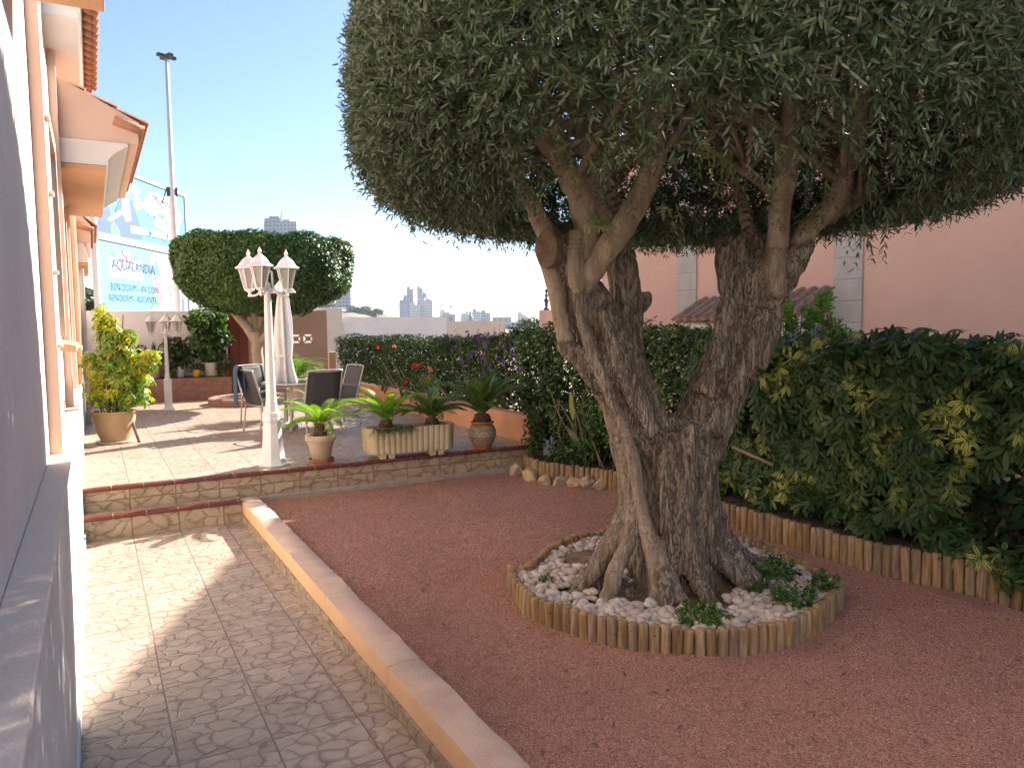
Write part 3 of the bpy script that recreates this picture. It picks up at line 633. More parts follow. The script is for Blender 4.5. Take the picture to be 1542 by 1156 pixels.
# core and the two great limbs
S([(1022, 925, 0, 84), (1020, 860, 0, 76), (1022, 790, 0, 70), (1022, 720, 0, 66), (1018, 660, 0, 56), (1015, 632, 0, 34)])
S([(990, 900, .02, 48), (996, 800, .02, 44), (994, 700, .02, 46), (966, 640, .01, 54), (940, 585, 0, 54), (918, 535, 0, 54), (898, 485, 0, 46), (872, 440, 0, 41), (858, 405, 0, 40), (852, 380, 0, 34)])
S([(1055, 900, .02, 54), (1040, 800, .02, 46), (1038, 700, .02, 50), (1058, 640, .03, 54), (1085, 580, .06, 50), (1108, 530, .08, 50), (1125, 480, .1, 50), (1140, 440, .1, 50), (1150, 410, .1, 50)])
S([(1130, 470, .12, 40), (1115, 425, .14, 36), (1105, 390, .14, 31), (1103, 362, .14, 27)])
S([(1150, 440, .06, 40), (1176, 410, .04, 36), (1205, 382, .02, 26), (1222, 366, 0, 16)])
S([(1150, 420, .12, 34), (1150, 380, .16, 30), (1150, 362, .16, 24)])
S([(870, 420, 0, 34), (850, 390, -.03, 32), (828, 372, -.07, 31)])
# dead stub behind the left limb
S([(958, 600, .16, 34), (946, 530, .22, 34), (944, 470, .25, 30), (940, 430, .26, 30), (936, 392, .26, 28), (934, 374, .26, 22)])
S([(950, 470, .22, 22), (968, 452, .2, 14), (972, 440, .2, 7)])
# ribs of pale young wood and the root flares
S([(870, 430, -.14, 10), (874, 470, -.15, 10), (890, 525, -.165, 11), (912, 580, -.18, 11), (938, 640, -.175, 11), (945, 665, -.17, 11)], .3)
S([(925, 610, -.17, 8), (938, 640, -.188, 10), (953, 690, -.185, 11), (962, 740, -.19, 11.5), (972, 790, -.225, 12), (984, 840, -.28, 13), (990, 880, -.33, 14), (985, 915, -.37, 14), (966, 938, -.39, 12), (950, 956, -.42, 8)], .8)
S([(976, 790, -.235, 9), (996, 845, -.30, 11), (1012, 880, -.35, 12), (1030, 915, -.40, 14), (1048, 945, -.46, 8)], .8)
S([(918, 590, -.08, 6), (936, 670, -.125, 9), (945, 730, -.15, 10), (950, 780, -.18, 11), (944, 822, -.225, 12), (928, 855, -.27, 13), (920, 885, -.29, 15), (910, 912, -.34, 13), (900, 936, -.38, 9)], .75)
S([(912, 590, -.04, 14), (930, 660, -.06, 16), (942, 720, -.08, 14), (941, 765, -.1, 15), (925, 810, -.12, 20), (905, 845, -.14, 18), (886, 870, -.16, 15), (866, 892, -.18, 11), (848, 908, -.19, 7)], .5)
S([(1040, 640, -.20, 18), (1030, 720, -.21, 20), (1032, 800, -.24, 22), (1044, 860, -.29, 20), (1064, 900, -.35, 16), (1085, 918, -.4, 11)])
S([(1056, 690, -.14, 15), (1062, 760, -.155, 16), (1074, 822, -.17, 18), (1102, 858, -.2, 18), (1130, 884, -.22, 14), (1152, 900, -.22, 9)])
S([(1068, 690, .0, 14), (1078, 770, 0, 17), (1104, 828, .02, 22), (1142, 856, .04, 25), (1175, 878, .05, 17), (1205, 893, .05, 8)])
S([(1064, 730, -.1, 13), (1078, 795, -.11, 16), (1104, 840, -.13, 22), (1128, 872, -.16, 20), (1158, 893, -.18, 13)])
S([(990, 690, .18, 36), (982, 800, .2, 36), (962, 870, .26, 38)])
S([(1048, 690, .2, 36), (1056, 800, .22, 36), (1090, 860, .28, 38)])
S([(1000, 860, -.30, 26), (1005, 900, -.34, 30), (1020, 930, -.42, 22)])
S([(905, 880, -.1, 22), (940, 900, -.16, 30), (975, 915, -.2, 26)])
S([(1010, 655, -.16, 17), (1003, 720, -.205, 17), (1008, 790, -.225, 18), (1015, 850, -.26, 18)])
# ridges along the limbs
S([(905, 470, -.14, 18), (925, 530, -.16, 19), (955, 590, -.17, 20), (985, 650, -.18, 19)])
S([(1150, 470, -.04, 20), (1128, 540, -.08, 20), (1100, 600, -.11, 19), (1075, 650, -.14, 18)])
S([(1095, 450, -.02, 18), (1085, 520, -.07, 18), (1062, 590, -.12, 18)])
S([(1168, 440, .0, 15), (1160, 500, .0, 18), (1140, 550, .0, 18)])
S([(868, 430, -.16, 12), (866, 395, -.17, 12), (866, 350, -.16, 11)], 1)
S([(868, 535, -.07, 9), (852, 510, -.09, 13), (844, 480, -.1, 12), (836, 440, -.1, 12), (826, 405, -.08, 12), (818, 385, -.07, 11)], 1)
S([(848, 515, -.09, 15), (880, 545, -.1, 20), (905, 585, -.08, 20)])
S([(1092, 372, .04, 14), (1088, 400, .05, 13), (1090, 440, .03, 12)])
S([(1172, 445, -.06, 15), (1165, 410, -.06, 20), (1168, 380, -.05, 20)], .7)
# branches
BR = [
 [(850, 400, -.02, 20), (820, 345, -.06, 18), (790, 290, -.1, 16), (768, 245, -.14, 14), (745, 190, -.2, 12), (725, 120, -.3, 9)],
 [(866, 432, -.02, 18), (876, 402, -.08, 25), (884, 350, -.11, 27), (874, 300, -.13, 26), (852, 255, -.16, 24), (825, 210, -.2, 21), (800, 160, -.28, 17), (780, 90, -.4, 12)],
 [(868, 446, -.03, 16), (886, 415, -.12, 21), (912, 378, -.18, 22), (942, 335, -.2, 21), (966, 292, -.2, 20), (984, 245, -.2, 20), (982, 205, -.2, 20), (984, 160, -.22, 19), (1000, 90, -.3, 14), (1010, 20, -.4, 10)],
 [(925, 360, .02, 15), (905, 310, .06, 13), (893, 260, .1, 16), (885, 215, .15, 18), (872, 160, .25, 14), (860, 90, .4, 10)],
 [(938, 380, .25, 16), (930, 320, .35, 14), (915, 250, .5, 12), (905, 190, .6, 10)],
 [(1158, 480, .1, 10), (1163, 430, .02, 17), (1168, 385, -.03, 20), (1171, 350, -.05, 21), (1176, 300, -.06, 21), (1186, 250, -.08, 21), (1190, 200, -.1, 19), (1196, 120, -.2, 14), (1210, 50, -.3, 10)],
 [(1195, 395, .04, 22), (1215, 350, .03, 20), (1246, 318, .02, 20), (1266, 288, 0, 19), (1272, 250, 0, 17), (1285, 200, -.05, 14), (1310, 130, -.15, 10)],
 [(1215, 345, .05, 13), (1260, 322, .2, 10), (1320, 290, .4, 8)],
 [(1130, 370, .2, 14), (1120, 310, .35, 12), (1090, 240, .55, 10), (1060, 160, .7, 8)],
 [(1165, 290, -.02, 9), (1130, 262, .1, 7), (1115, 230, .2, 6)],
]
BS = [.72, .76, .84, .8, .85, .78, .78, .85, .85, .9]
def branch_line(k):
    q, r = strand(BR[k], 6); r = [v*(BS[k]+(1-BS[k])*max(0, 1-i/10)*.6) for i, v in enumerate(r)]
    for i in range(len(q)): q[i] = q[i]+Vector((mnoise.noise(Vector((i*.35, k*3.1, 0))), mnoise.noise(Vector((i*.35, k*3.1, 7))), 0))*.010; r[i] *= 1+.10*mnoise.noise(Vector((i*.6, k*2.3, 2)))
    return q, r
for k in range(len(BR)):                   # lower boughs grow out of the trunk as one piece
    q, r = branch_line(k); n_ = int(len(q)*.72); TR.append((q[:n_], r[:n_], 1))
mb = MB()
for q, r, s in TR:
    # rounded ends so the pieces merge softly
    d0 = (q[0]-q[1]).normalized(); d1 = (q[-1]-q[-2]).normalized()
    P = [q[0]+d0*r[0]*.5]+q+[q[-1]+d1*r[-1]*.35]; rr = [r[0]*.6]+r+[r[-1]*.8]
    mb.tube(P, rr, 14)
me = mb.mesh('trunk_raw'); o = bpy.data.objects.new('trunk_raw', me); link(o)
md = o.modifiers.new('r', 'REMESH'); md.mode = 'VOXEL'; md.voxel_size = .0085; md.adaptivity = 0
sm = o.modifiers.new('s', 'SMOOTH'); sm.factor = .5; sm.iterations = 5
dg = bpy.context.evaluated_depsgraph_get(); dg.update()
tm = bpy.data.meshes.new_from_object(o.evaluated_get(dg)); bpy.data.objects.remove(o); bpy.data.meshes.remove(me)
nv = len(tm.vertices); co = np.empty(nv*3, np.float32); tm.vertices.foreach_get('co', co); co = co.reshape(-1, 3)
no = np.empty(nv*3, np.float32); tm.vertices.foreach_get('normal', no); no = no.reshape(-1, 3)
smooth = np.zeros(nv)
for q, r, s in TR:
    if not s: continue
    for p, rad in zip(q, r):
        d = np.linalg.norm(co-np.array(p), axis=1); smooth = np.maximum(smooth, s*np.clip((rad*1.2-d)/(rad*.22), 0, 1))
dsp = np.empty(nv)
for i in range(nv):
    x, y, z = co[i]; w = 1-.85*smooth[i]
    tw = x+.12*z; h = mnoise.noise(Vector((tw*22, y*22, z*4.5)))*.011+mnoise.noise(Vector((tw*52, y*52, z*9)))*.007
    h += (.5-abs(mnoise.noise(Vector((tw*15+9, y*15, z*2.2)))))*.030-.013+(.5-abs(mnoise.noise(Vector((tw*34+9, y*34, z*3.6)))))*.012-.006
    big = mnoise.noise(Vector((x*5, y*5, z*3.2+4)))*.012
    dsp[i] = h*w+big*(1-.6*smooth[i])
# splintered tops of the sawn-off stumps
top = np.clip((co[:, 2]-2.08)/.12, 0, 1)
for i in np.where(top > 0)[0]:
    x, y, z = co[i]; dsp[i] += top[i]*(1-smooth[i])*(.030*mnoise.noise(Vector((x*30, y*30, z*14)))+.02*mnoise.noise(Vector((x*60, y*60, z*20))))
co = co+no*dsp[:, None]; tm.vertices.foreach_set('co', co.astype(np.float32).ravel())
at = tm.attributes.new('smoothbark', 'FLOAT', 'POINT'); at.data.foreach_set('value', smooth.astype(np.float32)); tm.update(); tm.shade_smooth(); tm.name = 'trunk'
tree = thing('olive_tree', 'old gnarled olive tree with twin trunk and clipped mushroom crown in log ring', 'tree', (2.9, 3.35, .12))
put('trunk', tm, M['bark'], tree)
# sawn face of the left stump
cf = MB(); c0 = tp(822, 374, -.185); ax = (Vector((0, 0, CAMZ))-c0); ax = (ax.normalized()*.8+Vector((-.55, .1, .1))).normalized()
u = ax.cross(Vector((0, 0, 1))).normalized(); w = u.cross(ax); ring = []
for j in range(22):
    a = 2*PI*j/22; rr = 1+.12*mnoise.noise(Vector((math.cos(a)*2, math.sin(a)*2, 3))); ring.append(c0+u*math.cos(a)*.070*rr+w*math.sin(a)*.105*rr)
cf.poly(ring, -ax*.09); cf.build('cut_face', M['cutwood'], tree, bevel=.008)
CC = Vector((2.98, 3.30, 2.90)); CR, CHT, CHB = 1.88, 1.38, .66
def crown_f(p):
    d = p-np.array(CC); r = np.hypot(d[:, 0], d[:, 1]); h = np.where(d[:, 2] > 0, CHT, CHB)
    e = np.where(d[:, 2] > 0, 2.25, 4.); return ((r/CR)**e+(np.abs(d[:, 2])/h)**e)**(1/e)
def crown_n(p):
    d = p-np.array(CC); r = np.hypot(d[:, 0], d[:, 1])+1e-6; h = np.where(d[:, 2] > 0, CHT, CHB)
    g = np.stack([d[:, 0]/r*(r/CR)**3/CR, d[:, 1]/r*(r/CR)**3/CR, np.sign(d[:, 2])*(np.abs(d[:, 2])/h)**3/h], 1); return nrm(g)
for k, pts in enumerate(BR):
    q, r = branch_line(k); n_ = int(len(q)*.58); m = MB()
    q2 = catmull(q, 2); r2 = list(np.interp(np.linspace(0, len(r)-1, len(q2)), range(len(r)), r)); m.tube(q2[2*n_:], r2[2*n_:], 14)
    rs = random.Random(k)                    # boughs fanning out into the crown
    for j in range(9):
        s = q[rs.randrange(len(q)//2, len(q))]; a = rs.uniform(0, 2*PI)
        e = CC+Vector((math.cos(a)*CR*.86*rs.uniform(.4, 1), math.sin(a)*CR*.86*rs.uniform(.4, 1), rs.uniform(-.2, .85)))
        for _ in range(8):
            if (e-s).length < 1.3: break
            e = s.lerp(e, .75)
        mid = s.lerp(e, .5)+Vector((rs.uniform(-.1, .1), rs.uniform(-.1, .1), .12)); pp = catmull([s, mid, e], 5)
        m.tube(pp, list(np.linspace(r[-1]*.8, .006, len(pp))), 6)
    me = m.mesh('branch'); me.shade_smooth(); put('branch', me, M['branch'], tree)
# crown of shoots
def shoots(P, Dn, nl, sp, L0, L1, w, splay=.85):
    """opposite leaves along each shoot"""
    n = len(P); Dn = nrm(Dn); X = nrm(np.cross(Dn, runit(n))); Y = np.cross(Dn, X)
    bend = runit(n)*.5+np.array((0, 0, -.55)); out = []
    for j in range(nl):
        t = (j//2+.5)*sp; base = P+Dn*t+bend*(t*t*1.1); dj = nrm(Dn+bend*(2.2*t))
        side = (X if (j//2) % 2 == 0 else Y)*(1 if j % 2 == 0 else -1); a = splay+RNG.normal(0, .22, n)
        d = nrm(dj*np.cos(a)[:, None]+side*np.sin(a)[:, None]+runit(n)*.12); u = nrm(dj-d*(dj*d).sum(1)[:, None]+runit(n)*.25)
        L = RNG.uniform(L0, L1, n)*(1-.35*(j/nl)); out.append((base, d, u, L))
    return [np.concatenate(a) for a in zip(*out)]
def crown_points(n, lo=.80):
    pts = []
    while sum(map(len, pts)) < n:
        p = np.array(CC)+RNG.uniform((-CR, -CR, -CHB), (CR, CR, CHT), (60000, 3)); f = crown_f(p); d = p-np.array(CC); r = np.hypot(d[:, 0], d[:, 1])
        k = (f < .985) & (f > lo) & (RNG.random(len(p)) < np.clip((f-lo)/(1-lo)+.12, 0, 1))
        far = (p[:, 0]*math.sin(YAW)+p[:, 1]*math.cos(YAW)) > D0+.25; k &= ~((d[:, 2] < -.03) & (r < np.where(far, .5, 1.12)) & (RNG.random(len(p)) < .93)); k &= ~((d[:, 2] < -.13) & (r < 1.36) & ~far & (RNG.random(len(p)) < .45))
        dep_ = p[:, 0]*math.sin(YAW)+p[:, 1]*math.cos(YAW); k &= ~((d[:, 2] < -.38) & (dep_ < D0-.35) & (np.abs(p[:, 0]*math.cos(YAW)-p[:, 1]*math.sin(YAW)-1.0) < .95) & (RNG.random(len(p)) < .84))
        gap = np.array([mnoise.noise(Vector(v)*2.6) for v in p[k]]); q = p[k]; pts.append(q[gap > -.55])
    return np.concatenate(pts)[:n]
n = 33000; P = crown_points(n); N = crown_n(P); dz = P[:, 2]-CC.z
Dn = N*RNG.uniform(.25, 1., (n, 1))+runit(n)*.75+np.array((0, 0, .30))*(dz > -.08)[:, None]-np.array((0, 0, .25))*(dz < -.18)[:, None]
Pl, Dl, Ul, Ll = shoots(P-nrm(Dn)*.06, Dn, 14, .021, .044, .066, .2)
f = crown_f(Pl+Dl*Ll[:, None]); rag = 1.0+.035*np.array([mnoise.noise(Vector(v)*3.1) for v in Pl[::14]]).repeat(14)[:len(Pl)]
lowz = Pl[:, 2] < CC.z-.33
k = (f < rag+.02) | (lowz & (RNG.random(len(f)) < .45)); Pl, Dl, Ul, Ll = Pl[k], Dl[k], Ul[k], Ll[k]
crown = put('crown', leaf_mesh('crown', Pl, Dl, Ul, Ll, Ll*RNG.uniform(.17, .24, len(Ll)), LENS), M['olive'], tree)
tw = leaf_mesh('twigs', P[::3]-nrm(Dn[::3])*.06, Dn[::3], runit(len(P[::3])), np.full(len(P[::3]), .12), np.full(len(P[::3]), .003), QUAD); put('twigs', tw, M['stem'], crown, world=True)
# long bright shoots hanging below the clipped crown
SP = [(955, 175, -.5, (.3, -.2, -.9)), (968, 215, -.45, (-.7, .1, -.3)), (1075, 225, -.55, (.75, .3, -.75)), (1062, 205, -.5, (-.4, -.2, -.8)), (905, 190, -.4, (.2, -.3, -.9)), (880, 345, -.5, (.9, .2, .1)),
      (840, 215, -.7, (.1, -.3, -.95)), (815, 235, -.7, (-.25, -.2, -.9)), (1100, 230, -.5, (.2, .1, -1)), (1165, 260, -.4, (-.05, -.1, -1)), (930, 180, -.6, (-.2, -.2, -1)), (1010, 300, -.3, (.3, 0, -.8))]
sp = []; ss = []
for x, y, dd, d in SP:
    for q in range(2): sp.append(tp(x+random.uniform(-8, 8), y+random.uniform(-8, 8), dd)); ss.append(Vector(d)+Vector((random.uniform(-.25, .25), random.uniform(-.25, .25), random.uniform(-.1, .2))))
for k in range(0, len(sp)):
    a = shoots(np.array(sp[k:k+1]), np.array(ss[k:k+1]), 20, .022, .05, .07, .8); put('sprout', leaf_mesh('sprout', *a, a[3]*.2, LENS), M['sprout'], tree)
HG = [(700, 250), (690, 220), (680, 300), (620, 300), (1230, 230), (1300, 290), (1330, 310), (1295, 330), (1205, 140), (760, 270), (790, 240), (1400, 260), (1240, 250)]
sp = [tp(x, y, -.55-.3*random.random()) for x, y in HG for _ in range(3)]; ss = [(random.uniform(-.5, .5), random.uniform(-.5, .5), -1) for _ in sp]
for k in range(0, len(sp)):
    a = shoots(np.array(sp[k:k+1])+RNG.normal(0, .03, (1, 3)), np.array(ss[k:k+1]), 20, .02, .045, .065, .8); put('hanging_shoot', leaf_mesh('hanging_shoot', *a, a[3]*.2, LENS), M['olive'], tree)

# ---------------------------------------------------------------- ring of logs, pebbles and small plants round the trunk
rp = [Vector((x, y, 0)) for x, y in ((2.18, 3.94), (2.07, 3.68), (2.02, 3.42), (2.08, 3.18), (2.19, 2.93), (2.35, 2.72), (2.57, 2.56), (2.88, 2.49), (3.25, 2.54), (3.62, 2.72))]
for q in ((1258, 886), (1232, 856), (1180, 830), (1130, 812), (1060, 797), (960, 793), (880, 802), (830, 822), (792, 850)):
    p = at_z(*q, .25); rp.append(Vector((p.x, p.y, 0)))
ringc = catmull(rp, 24, True)
def resample(P, sp, closed):
    P = P+[P[0]] if closed else P; out = [P[0]]; acc = 0
    for a, b in zip(P, P[1:]):
        L = (b-a).length
        while acc+L >= sp: t = (sp-acc)/L; a = a.lerp(b, t); out.append(a); L = (b-a).length; acc = 0
        acc += L
    return out
def log_mesh(r, h, seed):
    rs = random.Random(seed); m = MB(); n = 14
    prof = [(r*.96, -.04), (r, 0), (r*1.0, h*.5), (r*.97, h-.012), (r*.86, h-.003), (r*.5, h)]
    m.lathe(prof, n); m.v = [(x*(1+rs.uniform(-.05, .05)), y*(1+rs.uniform(-.05, .05)), z+x*rs.uniform(-.12, .12)*(z > h*.8)) for x, y, z in m.v]
    me = m.mesh('log'); me.materials.append(M['log']); me.shade_smooth()
    try: me.set_sharp_from_angle(angle=R(55))
    except Exception: pass
    return me
def log_row(par, pts, meshes, zf, rest=()):
    og = ORG[par]
    for p in pts:
        o = bpy.data.objects.new('log', random.choice(meshes)); link(o); o.parent = par
        o.location = Vector((p.x, p.y, zf(p)+random.uniform(-.012, .006)))-og; o.rotation_euler = (random.gauss(0, .025), random.gauss(0, .025), random.uniform(0, 6.28)); ORG[o] = Vector()
    if rest:
        m = MB()
        for p in rest: m.lathe([(.025, -.04), (.026, .05), (.026, .118), (.018, .13)], 10, (p.x, p.y, zf(p)))
        stuff(m.build('log_row', M['log'], par, smooth=True))
rl = thing('log_edging', 'round ring of short wooden log edging enclosing the olive trunk and white pebbles', 'log edging', (3.1, 3.5, .12))
pts = resample(ringc, .0535, True)[:-1]; pts.sort(key=lambda p: p.length); log_row(rl, pts[:100], [log_mesh(.0262, .137, s) for s in range(7)], lambda p: .118, pts[100:])
el = thing('log_edging', 'long wavy line of upright wooden log edging along the hedge bed', 'log edging', (4.28, 4, .12))
ep = catmull([(x-.035, y, 0) for x, y in EDGE[:12]], 16)
pts = resample(ep, .0575, False); lm = [log_mesh(.0285, .195, s+20) for s in range(7)]
log_row(el, pts[:100], lm, lambda p: .118, pts[100:])
# bed of soil inside the ring
m = MB(); N = len(ringc); cx, cy = 3.1, 3.5; vs = []; fs = []
for k in range(9):
    s = (k/8)
    for p in ringc: q = Vector((cx+(p.x-cx)*s*.985, cy+(p.y-cy)*s*.985, 0)); vs.append((q.x, q.y, .165+.045*(1-s)+.012*mnoise.noise(q*4)))
for k in range(8):
    for j in range(N): fs.append((k*N+j, k*N+(j+1) % N, (k+1)*N+(j+1) % N, (k+1)*N+j))
m.add(vs, fs); o = m.build('ring_soil', M['mulch'], smooth=True); struct(o); o.name = 'soil'
mm = MB(); c = at_z(893, 842, .2); vs = [(0, 0, .055)]; fs = []
for k in range(1, 7):
    for j in range(20):
        a = 2*PI*j/20; r = k/6; vs.append((math.cos(a)*r*.30, math.sin(a)*r*.20, .07*(1-r*r)-.01+.02*mnoise.noise(Vector((math.cos(a)*r*4, math.sin(a)*r*4, 9)))))
fs = [(0, 1+j, 1+(j+1) % 20) for j in range(20)]+[(1+k*20+j, 1+k*20+(j+1) % 20, 1+(k+1)*20+(j+1) % 20, 1+(k+1)*20+j) for k in range(5) for j in range(20)]
mm.add([Vector(v)+Vector((c.x, c.y, .19)) for v in vs], fs); o = mm.build('mulch_mound', M['mulch'], smooth=True); stuff(o); tag(o, 'brown mulch mound among the pebbles left of the olive trunk', 'mulch')
# pebbles
def inside(x, y, sc):
    c = False; j = N-1
    for i in range(N):
        xi, yi = cx+(ringc[i].x-cx)*sc, cy+(ringc[i].y-cy)*sc; xj, yj = cx+(ringc[j].x-cx)*sc, cy+(ringc[j].y-cy)*sc
        if (yi > y) != (yj > y) and x < (xj-xi)*(y-yi)/(yj-yi)+xi: c = not c
        j = i
    return c
tb = co[co[:, 2] < .30][:, :2]; grid = {}
for x, y in tb: grid.setdefault((int(x/.05), int(y/.05)), 1)
bare = []; pk = {}; peb = []
tries = 0
while tries < 60000 and len(peb) < 2300:
    tries += 1; x, y = random.uniform(1.95, 4.3), random.uniform(2.4, 4.8)
    if (int(x/.05), int(y/.05)) in grid or not inside(x, y, .955): continue
    if ((x-c.x)/.24)**2+((y-c.y)/.15)**2 < 1: continue
    near_t = math.hypot(x-2.93, y-3.2)
    if near_t < .40 and random.random() < .9: continue
    g = (int(x/.036), int(y/.036))
    if any((x-a)**2+(y-b2)**2 < .030**2 for i in (-1, 0, 1) for j in (-1, 0, 1) for a, b2 in pk.get((g[0]+i, g[1]+j), ())): continue
    pk.setdefault(g, []).append((x, y)); peb.append((x, y, .19+.012*random.random()))
base_ = list(peb); random.shuffle(base_)
for x, y, z in base_[:260]:
    peb.append((x+random.uniform(-.02, .02), y+random.uniform(-.02, .02), z+.016))
peb.sort(key=lambda p: p[0]**2+p[1]**2)
def pebble_geo(seed):
    bm = bmesh.new(); bmesh.ops.create_icosphere(bm, subdivisions=2, radius=1); rs = random.Random(seed); sx, sy, sz = rs.uniform(.024, .033), rs.uniform(.018, .023), rs.uniform(.012, .017)
    for v in bm.verts: v.co = Vector((v.co.x*sx, v.co.y*sy, v.co.z*sz))*(1+.13*mnoise.noise(v.co*1.3+Vector((seed*3.3, 0, 0))))
    me = bpy.data.meshes.new('pebble'); bm.to_mesh(me); bm.free(); me.shade_smooth(); return me
PG = [pebble_geo(s) for s in range(8)]
for me in PG: me.materials.append(M['pebble'])
for x, y, z in peb[:300]:
    o = bpy.data.objects.new('pebble', random.choice(PG)); link(o); o.location = (x, y, z+.008); o.rotation_euler = (random.gauss(0, .25), random.gauss(0, .25), random.uniform(0, 6.28)); s = random.choice((.9, 1, 1.1, 1.2, 1.4)); o.scale = (s, s, s)
    tag(o, 'smooth whitish pebble lying in the log ring in front of the olive trunk', 'pebble', 'white pebbles in the log ring')
vs, fs = [], []
geo = [([v.co.copy() for v in me.vertices], [tuple(p.vertices) for p in me.polygons]) for me in PG]
for x, y, z in peb[300:]:
    gv, gf = random.choice(geo); Mx = Matrix.Translation((x, y, z+.008))@Matrix.Rotation(random.uniform(0, 6.28), 4, 'Z')@Matrix.Rotation(random.gauss(0, .25), 4, 'X')@Matrix.Scale(random.choice((.9, 1, 1.1, 1.2, 1.4)), 4)
    b0 = len(vs); vs += [Mx@v for v in gv]; fs += [tuple(i+b0 for i in f) for f in gf]
me = bpy.data.meshes.new('pebble_bed'); me.from_pydata(vs, [], fs); me.shade_smooth(); o = stuff(put('pebble_bed', me, M['pebbles'])); tag(o, 'white pebbles filling the log ring behind and beside the olive trunk', 'pebbles')
def clump(x, y, rad, h, n, flowers, label):
    """low plant: short stems with tufts of small leaves"""
    c = at_z(x, y, .2); t = thing('ground_plant', label, 'plant', (c.x, c.y, .2))
    P = np.array([(c.x+rad*math.sqrt(random.random())*math.cos(a), c.y+rad*math.sqrt(random.random())*math.sin(a), .2+h*random.random()) for a in RNG.uniform(0, 6.28, n)])
    Dn = nrm(P-np.array((c.x, c.y, .1))+runit(n)*.08); a = shoots(P, Dn, 8, .012, .022, .036, .9)
    put('foliage', leaf_mesh('foliage', *a, a[3]*.5, OVAL), M['lowplant'], t)
    sm = MB()
    for p in P[:40]: sm.tube([(c.x+(p[0]-c.x)*.3, c.y+(p[1]-c.y)*.3, .18), tuple(p)], .002, 4)
    sm.build('stem', M['stem'], t)
    for k in range(flowers):
        p = P[k]+np.array((0, 0, .03)); q = np.tile(p, (6, 1)); D = np.array([(math.cos(i), math.sin(i), .5) for i in range(6)]); put('flower', leaf_mesh('flower', q, D, np.tile((0, 0, 1.), (6, 1)), .012, .008, PETAL), M['redflower'], t)
clump(1058, 938, .115, .055, 80, 0, 'low dark green plant spilling over the front of the log ring')
clump(1195, 912, .10, .08, 70, 2, 'low green plant with red flower buds at the right of the ring')
clump(1240, 893, .07, .07, 36, 2, 'small green tuft at the far right rim of the log ring')
clump(1160, 872, .115, .09, 120, 0, 'bushy dark green plant beside the right side of the olive trunk')
clump(1140, 893, .06, .05, 16, 0, 'small pale green sprig just right of the olive roots')
clump(822, 880, .03, .03, 7, 0, 'tiny green weed among the pebbles at the left of the ring')
RK = [(779, 714, .085, 'pale rounded rock closest to the terrace step'), (800, 722, .09, 'lumpy tan rock second from the terrace step'), (824, 729, .075, 'tan split rock third from the terrace step'), (845, 731, .075, 'greyish upright rock leaning on the log edging'), (866, 733, .07, 'low dark grey flat rock in the row by the logs'),
      (866, 727, .085, 'flat tan rock lying behind the grey one by the logs'), (884, 734, .085, 'whitest rounded rock in the row by the logs'), (907, 735, .08, 'pointed tan rock at the right end of the row')]
for k, (x, y, r, lab) in enumerate(RK):
    bm = bmesh.new(); bmesh.ops.create_icosphere(bm, subdivisions=4, radius=1); p = at_z(x, y, .12)
    for v in bm.verts:
        d = v.co.normalized(); q = Vector((k*5.3, 0, 0)); cell = mnoise.cell_vector(d*1.6+q); f = 1+.28*mnoise.noise(d*1.5+q)+.10*mnoise.noise(d*4+q)+.04*mnoise.noise(d*9+q)
        v.co = Vector((d.x*r*1.12, d.y*r*.95, d.z*r*.86))*f
    for _ in range(7):
        a = Vector((random.gauss(0, 1), random.gauss(0, 1), random.gauss(.2, 1))).normalized(); cut = r*random.uniform(.62, .8)
        for v in bm.verts:
            h = v.co.dot(a)
            if h > cut: v.co -= a*(h-cut)*.9
    me = bpy.data.meshes.new('rock'); bm.to_mesh(me); bm.free(); me.shade_smooth(); o = put('rock', me, M['rock']); o.location = (p.x, p.y+.02, .12+r*.45); o.rotation_euler = (0, 0, k*1.3)
    tag(o, lab, 'rock', 'rocks in front of the log edging')
